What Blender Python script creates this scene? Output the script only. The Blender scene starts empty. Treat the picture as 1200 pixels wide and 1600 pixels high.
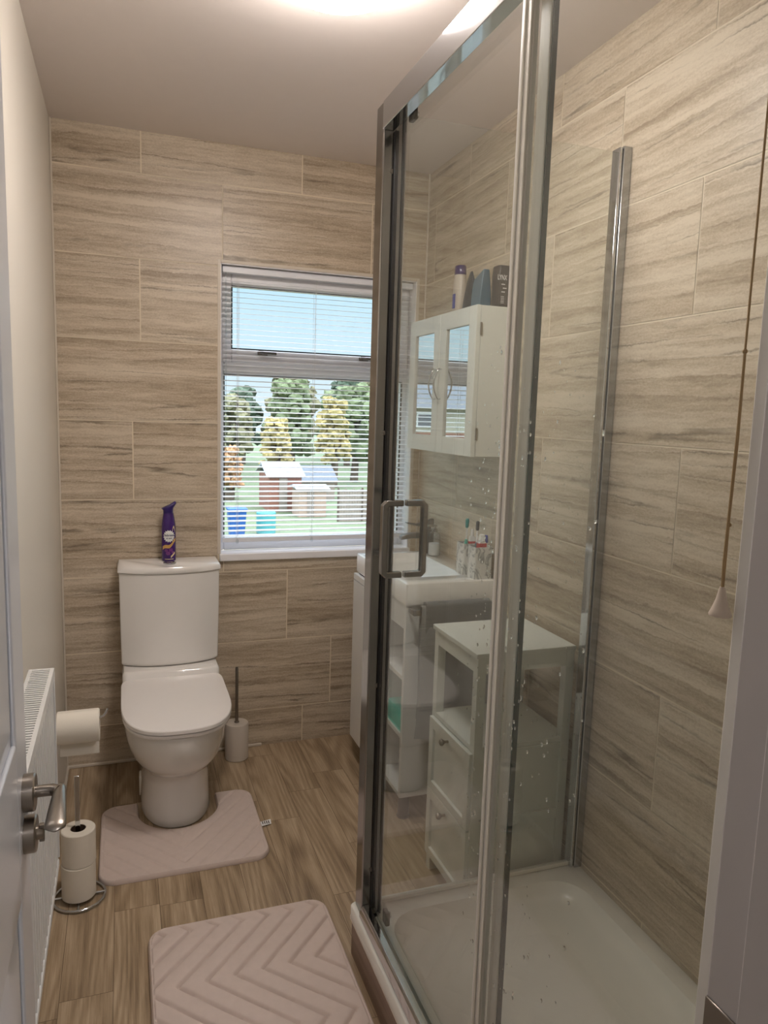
import bpy, bmesh, math, random
from mathutils import Vector, Matrix
random.seed(7)
PI = math.pi
SC = bpy.context.scene
COL = SC.collection

# ------------------------------------------------------------------ camera
CAM = Vector((0.2256, -2.9698, 1.4192))
YAW, PITCH, ROLL, FPX = 0.344, 0.133, 0.031, 1147.13
cy_, sy_, cp_, sp_, cr_, sr_ = math.cos(YAW), math.sin(YAW), math.cos(PITCH), math.sin(PITCH), math.cos(ROLL), math.sin(ROLL)
fwd = Vector((sy_*cp_, cy_*cp_, -sp_)); r0 = Vector((cy_, -sy_, 0)); u0 = r0.cross(fwd)
rgt = cr_*r0 + sr_*u0; upv = -sr_*r0 + cr_*u0
cd = bpy.data.cameras.new('camera'); cam = bpy.data.objects.new('camera', cd); COL.objects.link(cam)
cd.sensor_fit = 'HORIZONTAL'; cd.sensor_width = 36.0; cd.lens = FPX/1200*36.0
cd.clip_start = 0.02; cd.clip_end = 500
M = Matrix((rgt, upv, -fwd)).transposed().to_4x4(); M.translation = CAM
cam.matrix_world = M
SC.camera = cam

# ------------------------------------------------------------------ light and exposure
LAMP_E = 58.0       # bathroom ceiling lamp diffuser
LANDING_FILL_E = 46.0     # added fill lamp on the landing, out of view
SKY_E = 1.2
SUN_E = .8
SC.view_settings.view_transform = 'Standard'
SC.view_settings.look = 'None'
SC.view_settings.exposure = 0.12
SC.view_settings.gamma = 1.0
SC.view_settings.use_curve_mapping = False
SC.cycles.max_bounces = 14
SC.cycles.transparent_max_bounces = 24
SC.cycles.use_denoising = True
SC.cycles.sample_clamp_indirect = 6.0
SC.cycles.caustics_reflective = False
SC.cycles.caustics_refractive = False

wd = bpy.data.worlds.new('sky'); SC.world = wd; wd.use_nodes = True
nt = wd.node_tree; nt.nodes.clear()
wo = nt.nodes.new('ShaderNodeOutputWorld'); bg = nt.nodes.new('ShaderNodeBackground')
tc = nt.nodes.new('ShaderNodeTexCoord'); sx = nt.nodes.new('ShaderNodeSeparateXYZ'); rp = nt.nodes.new('ShaderNodeValToRGB')
nt.links.new(tc.outputs['Generated'], sx.inputs[0]); nt.links.new(sx.outputs['Z'], rp.inputs[0])
rp.color_ramp.elements[0].position = 0.0; rp.color_ramp.elements[0].color = (0.66, 0.79, 0.86, 1)
rp.color_ramp.elements[1].position = 1.0; rp.color_ramp.elements[1].color = (5.0, 5.4, 5.9, 1)      # overcast sky: brightest overhead
e = rp.color_ramp.elements.new(.16); e.color = (0.50, 0.73, 0.88, 1)
e = rp.color_ramp.elements.new(.28); e.color = (0.66, 0.92, 1.1, 1)
e = rp.color_ramp.elements.new(.5); e.color = (3.0, 3.3, 3.7, 1)
nt.links.new(rp.outputs[0], bg.inputs[0]); bg.inputs[1].default_value = SKY_E
nt.links.new(bg.outputs[0], wo.inputs[0])
sd = bpy.data.lights.new('sun', 'SUN'); sd.energy = SUN_E; sd.angle = 0.3; sd.color = (1, .96, .88)
so = bpy.data.objects.new('sun', sd); COL.objects.link(so); so.rotation_euler = (math.radians(48), 0, math.radians(20))

# ------------------------------------------------------------------ materials
def lin(c):
    return tuple(((x/255)/12.92 if x/255 <= .04045 else (((x/255)+.055)/1.055)**2.4) for x in c)
def newmat(name):
    m = bpy.data.materials.new(name); m.use_nodes = True
    nt = m.node_tree; b = nt.nodes['Principled BSDF']
    return m, nt, b
def mat(name, rgb, rough=.5, metal=0.0, coat=0.0, noise=0.0, nscale=20.0, bump=0.0, bscale=200.0, spec=None, emit=None, estr=0.0, trans=0.0, alpha=1.0):
    m, nt, b = newmat(name)
    c = lin(rgb)
    b.inputs['Base Color'].default_value = (*c, 1); b.inputs['Roughness'].default_value = rough
    b.inputs['Metallic'].default_value = metal; b.inputs['Coat Weight'].default_value = coat
    b.inputs['Coat Roughness'].default_value = .05
    if spec is not None: b.inputs['Specular IOR Level'].default_value = spec
    if trans: b.inputs['Transmission Weight'].default_value = trans
    if emit is not None:
        b.inputs['Emission Color'].default_value = (*lin(emit), 1); b.inputs['Emission Strength'].default_value = estr
    tcn = nt.nodes.new('ShaderNodeTexCoord')
    nz = nt.nodes.new('ShaderNodeTexNoise'); nz.inputs['Scale'].default_value = nscale; nz.inputs['Detail'].default_value = 4
    nt.links.new(tcn.outputs['Object'], nz.inputs['Vector'])
    k = max(noise, .015)
    mx = nt.nodes.new('ShaderNodeMix'); mx.data_type = 'RGBA'
    mx.inputs[6].default_value = (*[min(1, x*(1-k)) for x in c], 1); mx.inputs[7].default_value = (*[min(1, x*(1+k)) for x in c], 1)
    nt.links.new(nz.outputs[0], mx.inputs[0]); nt.links.new(mx.outputs[2], b.inputs['Base Color'])
    if bump:
        n2 = nt.nodes.new('ShaderNodeTexNoise'); n2.inputs['Scale'].default_value = bscale; n2.inputs['Detail'].default_value = 3
        nt.links.new(tcn.outputs['Object'], n2.inputs['Vector'])
        bp = nt.nodes.new('ShaderNodeBump'); bp.inputs['Strength'].default_value = bump; bp.inputs['Distance'].default_value = .002
        nt.links.new(n2.outputs[0], bp.inputs['Height']); nt.links.new(bp.outputs[0], b.inputs['Normal'])
    return m
def glass_mat(name, tint=(.955, .975, .965), f0=.04, rough=0.0, haze=0.0):
    m = bpy.data.materials.new(name); m.use_nodes = True; nt = m.node_tree; nt.nodes.clear()
    out = nt.nodes.new('ShaderNodeOutputMaterial'); g = nt.nodes.new('ShaderNodeNewGeometry')
    dot = nt.nodes.new('ShaderNodeVectorMath'); dot.operation = 'DOT_PRODUCT'
    nt.links.new(g.outputs['Normal'], dot.inputs[0]); nt.links.new(g.outputs['Incoming'], dot.inputs[1])
    ab = nt.nodes.new('ShaderNodeMath'); ab.operation = 'ABSOLUTE'; nt.links.new(dot.outputs['Value'], ab.inputs[0])
    s = nt.nodes.new('ShaderNodeMath'); s.operation = 'SUBTRACT'; s.inputs[0].default_value = 1; nt.links.new(ab.outputs[0], s.inputs[1])
    pw = nt.nodes.new('ShaderNodeMath'); pw.operation = 'POWER'; pw.inputs[1].default_value = 5; nt.links.new(s.outputs[0], pw.inputs[0])
    ma = nt.nodes.new('ShaderNodeMath'); ma.operation = 'MULTIPLY_ADD'; ma.inputs[1].default_value = 1-f0; ma.inputs[2].default_value = f0
    nt.links.new(pw.outputs[0], ma.inputs[0])
    tr = nt.nodes.new('ShaderNodeBsdfTransparent'); tr.inputs[0].default_value = (*tint, 1)
    gl = nt.nodes.new('ShaderNodeBsdfGlossy'); gl.inputs['Roughness'].default_value = rough
    mx = nt.nodes.new('ShaderNodeMixShader'); nt.links.new(ma.outputs[0], mx.inputs[0]); nt.links.new(tr.outputs[0], mx.inputs[1]); nt.links.new(gl.outputs[0], mx.inputs[2])
    last = mx.outputs[0]
    if haze:   # dried water marks: faint white film, patchy
        df = nt.nodes.new('ShaderNodeBsdfDiffuse'); df.inputs[0].default_value = (.8, .82, .8, 1)
        tcn = nt.nodes.new('ShaderNodeTexCoord'); nz = nt.nodes.new('ShaderNodeTexNoise'); nz.inputs['Scale'].default_value = 3.5; nz.inputs['Detail'].default_value = 8
        nt.links.new(tcn.outputs['Object'], nz.inputs[0])
        mm = nt.nodes.new('ShaderNodeMath'); mm.operation = 'MULTIPLY'; mm.inputs[1].default_value = haze; nt.links.new(nz.outputs[0], mm.inputs[0])
        m2 = nt.nodes.new('ShaderNodeMixShader'); nt.links.new(mm.outputs[0], m2.inputs[0]); nt.links.new(last, m2.inputs[1]); nt.links.new(df.outputs[0], m2.inputs[2]); last = m2.outputs[0]
    nt.links.new(last, out.inputs[0])
    return m

def tile_mat(name, dark, mid, light):
    m, nt, b = newmat(name); N = nt.nodes; L = nt.links
    uv = N.new('ShaderNodeUVMap'); uv.uv_map = 'UVMap'
    def mp(sx, sy, src=None):
        n = N.new('ShaderNodeMapping'); n.inputs['Scale'].default_value = (sx, sy, 1); L.new(src or uv.outputs[0], n.inputs[0]); return n
    def nz(src, det=5, rough=.6, scale=1.0):
        n = N.new('ShaderNodeTexNoise'); n.inputs['Scale'].default_value = scale; n.inputs['Detail'].default_value = det; n.inputs['Roughness'].default_value = rough
        L.new(src, n.inputs['Vector']); return n
    # warp the v coordinate so that the strata wave and have ragged edges
    w1 = nz(mp(2.5, 4.0).outputs[0], 2, .5); w2 = nz(mp(28, 34).outputs[0], 6, .85)
    sep = N.new('ShaderNodeSeparateXYZ'); L.new(uv.outputs[0], sep.inputs[0])
    def mad(src, k, add):
        n = N.new('ShaderNodeMath'); n.operation = 'MULTIPLY_ADD'; n.inputs[1].default_value = k; L.new(src, n.inputs[0])
        if isinstance(add, (int, float)): n.inputs[2].default_value = add
        else: L.new(add, n.inputs[2])
        return n.outputs[0]
    v2 = mad(w2.outputs[0], .022, mad(w1.outputs[0], .016, sep.outputs[1]))
    cb = N.new('ShaderNodeCombineXYZ'); L.new(sep.outputs[0], cb.inputs[0]); L.new(v2, cb.inputs[1])
    st = nz(mp(.8, 19, cb.outputs[0]).outputs[0], 3, .55)
    fi = nz(mp(10, 100, cb.outputs[0]).outputs[0], 4, .7)
    gr = nz(mp(120, 190).outputs[0], 4, .85)
    ph0 = nz(mp(.5, 3.0).outputs[0], 2, .5)
    ph = mad(v2, 22.0, mad(ph0.outputs[0], 5.0, 0.0))
    fr = N.new('ShaderNodeMath'); fr.operation = 'FRACT'; L.new(ph, fr.inputs[0])
    pw = N.new('ShaderNodeMath'); pw.operation = 'POWER'; pw.inputs[1].default_value = 2.4; L.new(fr.outputs[0], pw.inputs[0])   # dark at the top of each stratum
    msk0 = nz(mp(1.6, 7).outputs[0], 2, .6)
    msk = N.new('ShaderNodeMapRange'); msk.inputs[1].default_value = .36; msk.inputs[2].default_value = .62; L.new(msk0.outputs[0], msk.inputs[0])
    sm = N.new('ShaderNodeMath'); sm.operation = 'MULTIPLY'; L.new(pw.outputs[0], sm.inputs[0]); L.new(msk.outputs[0], sm.inputs[1])
    tot = mad(sm.outputs[0], -.125, mad(st.outputs[0], .46, mad(fi.outputs[0], .34, mad(gr.outputs[0], .34, -.02))))
    r1 = N.new('ShaderNodeValToRGB'); r1.color_ramp.elements[0].position = .37; r1.color_ramp.elements[0].color = (*lin(dark), 1)
    r1.color_ramp.elements[1].position = .62; r1.color_ramp.elements[1].color = (*lin(light), 1)
    e = r1.color_ramp.elements.new(.49); e.color = (*lin(mid), 1)
    L.new(tot, r1.inputs[0])
    # thin broken dark vein lines along some strata
    st2 = nz(mp(.55, 15, cb.outputs[0]).outputs[0], 1.5, .5)
    sb = N.new('ShaderNodeMath'); sb.operation = 'SUBTRACT'; sb.inputs[1].default_value = .57; L.new(st2.outputs[0], sb.inputs[0])
    ab = N.new('ShaderNodeMath'); ab.operation = 'ABSOLUTE'; L.new(sb.outputs[0], ab.inputs[0])
    rv = N.new('ShaderNodeMapRange'); rv.inputs[1].default_value = .0; rv.inputs[2].default_value = .017; rv.inputs[3].default_value = .85; rv.inputs[4].default_value = 0
    L.new(ab.outputs[0], rv.inputs[0])
    pn = nz(mp(5, 14).outputs[0], 3, .6)
    pit = N.new('ShaderNodeMapRange'); pit.inputs[1].default_value = .42; pit.inputs[2].default_value = .60; L.new(pn.outputs[0], pit.inputs[0])
    vm = N.new('ShaderNodeMath'); vm.operation = 'MULTIPLY'; L.new(rv.outputs[0], vm.inputs[0]); L.new(pit.outputs[0], vm.inputs[1])
    mx = N.new('ShaderNodeMix'); mx.data_type = 'RGBA'; L.new(vm.outputs[0], mx.inputs[0]); L.new(r1.outputs[0], mx.inputs[6])
    mx.inputs[7].default_value = (*lin([x*.74 for x in dark]), 1)
    L.new(mx.outputs[2], b.inputs['Base Color'])
    b.inputs['Roughness'].default_value = .36
    bp = N.new('ShaderNodeBump'); bp.inputs['Strength'].default_value = .12; bp.inputs['Distance'].default_value = .002; L.new(gr.outputs[0], bp.inputs['Height']); L.new(bp.outputs[0], b.inputs['Normal'])
    return m

def wood_mat(name, dark, mid, light, rough=.42):
    m, nt, b = newmat(name); N = nt.nodes; L = nt.links
    uv = N.new('ShaderNodeUVMap'); uv.uv_map = 'UVMap'
    def mp(sx, sy):
        n = N.new('ShaderNodeMapping'); n.inputs['Scale'].default_value = (sx, sy, 1); L.new(uv.outputs[0], n.inputs[0]); return n
    def nz(src, det=5, rough=.6):
        n = N.new('ShaderNodeTexNoise'); n.inputs['Scale'].default_value = 1; n.inputs['Detail'].default_value = det; n.inputs['Roughness'].default_value = rough
        L.new(src, n.inputs['Vector']); return n
    big = nz(mp(6.5, .75).outputs[0], 1.2, .4)         # cathedral field: bands of equal value are the rings
    mul = N.new('ShaderNodeMath'); mul.operation = 'MULTIPLY'; mul.inputs[1].default_value = 95; L.new(big.outputs[0], mul.inputs[0])
    sn = N.new('ShaderNodeMath'); sn.operation = 'SINE'; L.new(mul.outputs[0], sn.inputs[0])
    fib = nz(mp(210, 6).outputs[0], 4, .75)
    tone = nz(mp(11, 1.1).outputs[0], 3, .5)
    a = N.new('ShaderNodeMath'); a.operation = 'MULTIPLY_ADD'; a.inputs[1].default_value = .05; L.new(sn.outputs[0], a.inputs[0])
    f2 = N.new('ShaderNodeMath'); f2.operation = 'MULTIPLY'; f2.inputs[1].default_value = .45; L.new(fib.outputs[0], f2.inputs[0]); L.new(f2.outputs[0], a.inputs[2])
    t2 = N.new('ShaderNodeMath'); t2.operation = 'MULTIPLY_ADD'; t2.inputs[1].default_value = .55; L.new(tone.outputs[0], t2.inputs[0]); L.new(a.outputs[0], t2.inputs[2])
    r = N.new('ShaderNodeValToRGB'); r.color_ramp.elements[0].position = .34; r.color_ramp.elements[0].color = (*lin(dark), 1)
    r.color_ramp.elements[1].position = .66; r.color_ramp.elements[1].color = (*lin(light), 1); e = r.color_ramp.elements.new(.5); e.color = (*lin(mid), 1)
    L.new(t2.outputs[0], r.inputs[0]); L.new(r.outputs[0], b.inputs['Base Color'])
    b.inputs['Roughness'].default_value = rough
    return m

def marble_mat(name):
    m, nt, b = newmat(name); N = nt.nodes; L = nt.links
    t = N.new('ShaderNodeTexCoord'); n = N.new('ShaderNodeTexNoise'); n.inputs['Scale'].default_value = 14; n.inputs['Detail'].default_value = 6; n.inputs['Distortion'].default_value = 1.5
    L.new(t.outputs['Object'], n.inputs[0])
    s = N.new('ShaderNodeMath'); s.operation = 'SUBTRACT'; s.inputs[1].default_value = .5; L.new(n.outputs[0], s.inputs[0])
    a = N.new('ShaderNodeMath'); a.operation = 'ABSOLUTE'; L.new(s.outputs[0], a.inputs[0])
    r = N.new('ShaderNodeValToRGB'); r.color_ramp.elements[0].position = 0; r.color_ramp.elements[0].color = (*lin((150, 152, 152)), 1)
    r.color_ramp.elements[1].position = .05; r.color_ramp.elements[1].color = (*lin((232, 231, 227)), 1)
    L.new(a.outputs[0], r.inputs[0]); L.new(r.outputs[0], b.inputs['Base Color']); b.inputs['Roughness'].default_value = .2
    return m

MT = dict(
    tile=tile_mat('travertine_tile', (146, 129, 108), (182, 166, 144), (212, 199, 179)),
    grout=mat('cream_grout', (226, 214, 192), .7),
    wood=wood_mat('oak_vinyl', (118, 99, 76), (160, 139, 112), (190, 170, 143)),
    riser=wood_mat('riser_vinyl', (112, 92, 80), (140, 118, 104), (160, 138, 122), .4),
    gap=mat('plank_gap', (88, 72, 54), .7),
    paint=mat('warm_white_paint', (226, 220, 209), .45, noise=.02, nscale=3, bump=.05, bscale=90),
    ceil=mat('ceiling_paint', (232, 223, 218), .75, bump=.05, bscale=60),
    trimc=mat('cream_trim', (214, 204, 190), .4),
    upvc=mat('white_upvc', (244, 243, 246), .3, coat=.2),
    blind=mat('blind_slat_white', (236, 238, 244), .35),
    cord=mat('white_cord', (235, 235, 235), .6),
    rubber=mat('black_gasket', (22, 22, 24), .5),
    chrome=mat('polished_chrome', (205, 208, 212), .06, metal=1),
    chromed=mat('dark_chrome', (150, 148, 146), .14, metal=1),
    steel=mat('brushed_steel', (150, 143, 135), .3, metal=1),
    tapm=mat('satin_grey_metal', (132, 134, 138), .28, metal=1),
    silver=mat('silver_aluminium', (176, 178, 180), .2, metal=1),
    ceramic=mat('white_ceramic', (238, 235, 231), .08, coat=.5),
    seat=mat('white_toilet_seat', (240, 236, 233), .16, coat=.3),
    gloss=mat('white_gloss_board', (226, 227, 226), .22, coat=.2),
    lacq=mat('white_lacquer', (224, 226, 220), .35),
    doorw=mat('white_door_paint', (205, 207, 212), .28, coat=.15, bump=.08, bscale=300),
    jamb=mat('white_frame_gloss', (198, 194, 194), .3),
    rad=mat('white_radiator_enamel', (222, 222, 220), .3),
    radin=mat('radiator_inside', (90, 90, 90), .6),
    mat_pink=mat('dusty_pink_plush', (208, 192, 183), .95, noise=.06, nscale=45, bump=.25, bscale=900, spec=.1),
    mat_edge=mat('pink_mat_binding', (188, 166, 156), .9, spec=.1),
    paper=mat('toilet_paper', (226, 219, 206), .9, bump=.15, bscale=500, spec=.1),
    card=mat('cardboard_core', (84, 66, 50), .9),
    cupm=mat('off_white_plastic', (206, 196, 184), .4),
    black=mat('black_plastic', (16, 16, 17), .35),
    tray=mat('white_shower_tray', (232, 231, 224), .22, coat=.2),
    glass=glass_mat('shower_glass', (.965, .982, .974), .045, haze=.035),
    glasse=mat('green_glass_edge', (44, 66, 62), .15),
    wglass=glass_mat('window_glass', (.97, .98, .98), .04),
    sealg=mat('grey_seal_strip', (232, 230, 224), .3, trans=.0),
    sealw=mat('clear_seal_strip', (236, 234, 224), .22),
    mirror=mat('mirror', (238, 240, 240), .01, metal=1),
    purple=mat('purple_can', (58, 24, 104), .25, coat=.3, noise=.2, nscale=60),
    purple2=mat('violet_cap', (40, 18, 96), .3, coat=.3),
    gold=mat('gold_print', (206, 160, 92), .4), cream=mat('pale_gold_print', (226, 204, 160), .4),
    white=mat('white_print', (236, 236, 236), .4),
    navy=mat('navy_print', (30, 34, 90), .4), plum=mat('plum_print', (112, 50, 122), .4),
    towel=mat('grey_towel', (124, 127, 130), .95, noise=.12, nscale=300, bump=.8, bscale=700, spec=.05),
    towel2=mat('light_grey_towel', (154, 156, 158), .95, noise=.1, nscale=300, bump=.8, bscale=700, spec=.05),
    teal=mat('teal_plastic', (40, 178, 160), .4), tealc=mat('teal_bristles', (20, 140, 140), .6),
    blue=mat('blue_cap', (40, 60, 160), .35), red=mat('red_print', (190, 40, 50), .4),
    greyc=mat('charcoal_plastic', (52, 50, 52), .35, noise=.3, nscale=70), dgrey=mat('dark_slate_tube', (42, 52, 62), .35),
    slate=mat('blue_slate_tube', (72, 104, 124), .35, noise=.1), 
    marble=marble_mat('marble_resin'),
    clear=glass_mat('clear_plastic', (.93, .95, .96), .08),
    soap=mat('milky_soap', (225, 228, 228), .3),
    string=mat('tan_cord', (176, 150, 110), .8), bell=mat('ivory_plastic', (222, 208, 192), .35),
    lampw=mat('lamp_diffuser', (255, 246, 232), .4, emit=(255, 245, 238), estr=LAMP_E),
    lampb=mat('lamp_base_white', (235, 232, 228), .4),
    landfl=mat('landing_fill_diffuser', (255, 250, 245), .4, emit=(244, 241, 244), estr=LANDING_FILL_E),
    carpet=mat('landing_carpet', (150, 140, 130), .95, noise=.1, nscale=200),
    brown=mat('dark_brown_wood', (70, 48, 40), .5),
    drop=mat('water_drop', (235, 240, 240), .02, trans=1.0),
    # outdoors
    grass=mat('garden_grass', (98, 112, 84), .95, noise=.25, nscale=1.5),
    bark=mat('tree_bark', (96, 84, 72), .9, noise=.2),
    shedroof=mat('grey_felt_roof', (96, 104, 114), .9), shedpale=mat('pale_sheet_roof', (146, 152, 158), .7),
    brick=mat('red_brick', (142, 98, 84), .9, noise=.2, nscale=8), peach=mat('peach_board', (176, 152, 136), .8),
    fence=mat('weathered_fence', (146, 134, 124), .9, noise=.1, nscale=5), binb=mat('blue_bin', (36, 90, 164), .5),
    turq=mat('turquoise_plastic', (80, 160, 164), .5), cyan=mat('cyan_tarpaulin', (110, 185, 225), .6),
    render=mat('cream_render', (178, 172, 156), .9), slateroof=mat('slate_roof', (100, 106, 116), .8), winp=mat('house_window', (90, 100, 110), .1),
    hedge=mat('hedge_green', (80, 102, 68), .95, noise=.3, nscale=3),
)
def leaf(name, rgb): 
    m = mat(name, rgb, .95, noise=.42, nscale=.9, bump=.6, bscale=4); return m

# ------------------------------------------------------------------ object helpers
ORG = {}
def thing(name, label, cat, loc=(0, 0, 0), group=None, kind=None):
    o = bpy.data.objects.new(name, None); COL.objects.link(o); o.location = loc; o.empty_display_size = .05
    if label: o['label'] = label
    if cat: o['category'] = cat
    if group: o['group'] = group
    if kind: o['kind'] = kind
    ORG[o.name] = Vector(loc)
    return o
def tag(o, label, cat, group=None, kind=None):
    if label: o['label'] = label
    if cat: o['category'] = cat
    if group: o['group'] = group
    if kind: o['kind'] = kind
    return o
def obj(name, bm, m, parent=None, bevel=0, seg=2, smooth=35, keep=None, label=None):
    """link bm (world coordinates) as ONE mesh object"""
    if keep is None and not bm.loops.layers.uv: bmesh.ops.recalc_face_normals(bm, faces=bm.faces)
    if smooth:
        for f in bm.faces: f.smooth = True
        a = math.radians(smooth)
        for e in bm.edges:
            if len(e.link_faces) == 2:
                try: e.smooth = e.calc_face_angle() < a
                except ValueError: e.smooth = True
            else: e.smooth = False
    org = ORG[parent.name] if parent else None
    if org is None:
        xs = [v.co for v in bm.verts]
        c = Vector((sum(v.x for v in xs)/len(xs), sum(v.y for v in xs)/len(xs), min(v.z for v in xs))) if xs else Vector()
        org = c
    for v in bm.verts: v.co -= org
    me = bpy.data.meshes.new(name); bm.to_mesh(me); bm.free()
    for x in (m if isinstance(m, (list, tuple)) else [m]): me.materials.append(x)
    o = bpy.data.objects.new(name, me); COL.objects.link(o)
    if parent: o.parent = parent
    else: o.location = org
    ORG[o.name] = org
    if bevel:
        bv = o.modifiers.new('bevel', 'BEVEL'); bv.width = bevel; bv.segments = seg; bv.limit_method = 'ANGLE'; bv.angle_limit = math.radians(40); bv.harden_normals = False
    if label: o['label'] = label
    return o
def BM(): return bmesh.new()
def box(bm, x0, x1, y0, y1, z0, z1, mi=0):
    vs = [bm.verts.new((x, y, z)) for x in (x0, x1) for y in (y0, y1) for z in (z0, z1)]
    for ix in ((0, 1, 3, 2), (4, 6, 7, 5), (0, 4, 5, 1), (2, 3, 7, 6), (0, 2, 6, 4), (1, 5, 7, 3)):
        f = bm.faces.new([vs[i] for i in ix]); f.material_index = mi
    return vs
def bx(*a): 
    bm = BM(); box(bm, *a); return bm
def ring(bm, pts): return [bm.verts.new(p) for p in pts]
def bridge(bm, a, b, mi=0):
    n = len(a)
    for i in range(n):
        f = bm.faces.new((a[i], a[(i+1) % n], b[(i+1) % n], b[i])); f.material_index = mi
def loft(bm, rings, cap0=True, cap1=True, mi=0):
    rs = [ring(bm, r) for r in rings]
    for a, b in zip(rs, rs[1:]): bridge(bm, a, b, mi)
    if cap0: bm.faces.new(rs[0][::-1]).material_index = mi
    if cap1: bm.faces.new(rs[-1]).material_index = mi
    return rs
def lathe(bm, prof, c, n=32, axis='Z', cap=True, mi=0):
    rings = []
    for r, h in prof:
        pts = []
        for i in range(n):
            a = 2*PI*i/n; u, v = r*math.cos(a), r*math.sin(a)
            if axis == 'Z': pts.append((c[0]+u, c[1]+v, c[2]+h))
            elif axis == 'X': pts.append((c[0]+h, c[1]+u, c[2]+v))
            else: pts.append((c[0]+u, c[1]+h, c[2]+v))
        rings.append(pts)
    return loft(bm, rings, cap, cap, mi)
def tube(bm, pts, r, n=10, closed=False, mi=0, radii=None):
    P = [Vector(p) for p in pts]; rings = []; N = len(P)
    prev = None
    for i, p in enumerate(P):
        if closed: t = P[(i+1) % N] - P[i-1]
        else: t = (P[min(i+1, N-1)] - P[max(i-1, 0)])
        t.normalize()
        if prev is None:
            a = Vector((0, 0, 1)) if abs(t.z) < .9 else Vector((1, 0, 0)); u = t.cross(a).normalized()
        else:
            u = (prev - t*prev.dot(t)).normalized()
        prev = u; v = t.cross(u)
        rr = radii[i] if radii else r
        rings.append(ring(bm, [p + rr*(math.cos(2*PI*k/n)*u + math.sin(2*PI*k/n)*v) for k in range(n)]))
    for a, b in zip(rings, rings[1:]): bridge(bm, a, b, mi)
    if closed: bridge(bm, rings[-1], rings[0], mi)
    else: bm.faces.new(rings[0][::-1]).material_index = mi; bm.faces.new(rings[-1]).material_index = mi
def rrect(x0, x1, y0, y1, r, z, n=6):
    pts = []
    for cx, cy, a0 in ((x1-r, y1-r, 0), (x0+r, y1-r, PI/2), (x0+r, y0+r, PI), (x1-r, y0+r, 1.5*PI)):
        for i in range(n+1):
            a = a0 + PI/2*i/n; pts.append((cx+r*math.cos(a), cy+r*math.sin(a), z))
    return pts
def text_mesh(name, body, size, place, m, parent, bold=0.0, extrude=.0003, align='CENTER', shear=0.0):
    """lettering: place maps (x, y, z) of flat text to world"""
    cu = bpy.data.curves.new(name, 'FONT'); cu.body = body; cu.size = size; cu.align_x = align; cu.align_y = 'CENTER'; cu.extrude = extrude; cu.offset = bold; cu.shear = shear
    cu.resolution_u = 3
    t = bpy.data.objects.new(name, cu); COL.objects.link(t)
    dg = bpy.context.evaluated_depsgraph_get()
    me = bpy.data.meshes.new_from_object(t.evaluated_get(dg))
    bpy.data.objects.remove(t, do_unlink=True); bpy.data.curves.remove(cu)
    bm = BM(); bm.from_mesh(me); bpy.data.meshes.remove(me)
    for v in bm.verts: v.co = Vector(place(v.co.x, v.co.y, v.co.z))
    return obj(name, bm, m, parent, smooth=0, keep=True)

# ------------------------------------------------------------------ room dimensions
W, H = 1.448, 2.41
FY = -2.47            # bathroom face of the wall with the doorway
ZR = 2.262            # first horizontal grout line
TW, TH, GR = .601, .30, .0044

def clip_rects(rects, hole):
    if not hole: return rects
    out = []; a0, a1, b0, b1 = hole
    for (u0, u1, v0, v1) in rects:
        if u1 <= a0 or u0 >= a1 or v1 <= b0 or v0 >= b1: out.append((u0, u1, v0, v1)); continue
        if u0 < a0: out.append((u0, a0, v0, v1))
        if u1 > a1: out.append((a1, u1, v0, v1))
        m0, m1 = max(u0, a0), min(u1, a1)
        if v0 < b0: out.append((m0, m1, v0, b0))
        if v1 > b1: out.append((m0, m1, b1, v1))
    return out
def tiled(bm, uvl, place, U0, U1, offs, hole=None, seed=0):
    """one mesh of thin tiles over a grout face; offs[k] is a joint position in row k"""
    rnd = random.Random(seed)
    rows = [(ZR, H)] + [(ZR-TH*(k+1), ZR-TH*k) for k in range(8)]
    for k, (v0, v1) in enumerate(rows):
        v0 = max(v0, 0)
        if v1 <= 0: continue
        j = offs[k] - 6*TW
        while j < U1:
            a, b = j+GR/2, j+TW-GR/2
            a2, b2 = max(a, U0), min(b, U1)
            if b2-a2 > .004:
                ou, ov = rnd.uniform(0, 50), rnd.uniform(0, 50); fl = rnd.choice((1, 1, -1))
                base = rnd.uniform(0, 1)
                for (p, q, r, s) in clip_rects([(a2, b2, v0+GR/2 if v0 > 0 else 0, v1-GR/2 if k else H)], hole):
                    vs = [bm.verts.new(place(*c)) for c in ((p, r), (q, r), (q, s), (p, s))]
                    f = bm.faces.new(vs); f.material_index = 1
                    for lp, c in zip(f.loops, ((p, r), (q, r), (q, s), (p, s))): lp[uvl].uv = (ou+fl*c[0], ov+c[1])
            j += TW
def struct(o): o['kind'] = 'structure'; return o

# window opening in the back wall
WX0, WX1, WZ0, WZ1 = .592, 1.405, .838, 1.975
# --- back wall: grout slab with opening + tiles
bm = BM(); uvl = bm.loops.layers.uv.new('UVMap')
T = .30
for r in clip_rects([(-.15, W+.15, 0, H+.1)], (WX0, WX1, WZ0-.03, WZ1)):
    box(bm, r[0], r[1], 0, T, r[2], r[3])
tiled(bm, uvl, lambda u, v: (u, -.0012, v), .006, W-.006, [.305, .599, .296, .605, .263, .605, .8675, 1.0625, .941], (WX0-.012, WX1+.012, WZ0-.03, WZ1+.012), 3)
struct(obj('wall_back', bm, [MT['grout'], MT['tile']], smooth=0))
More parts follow.
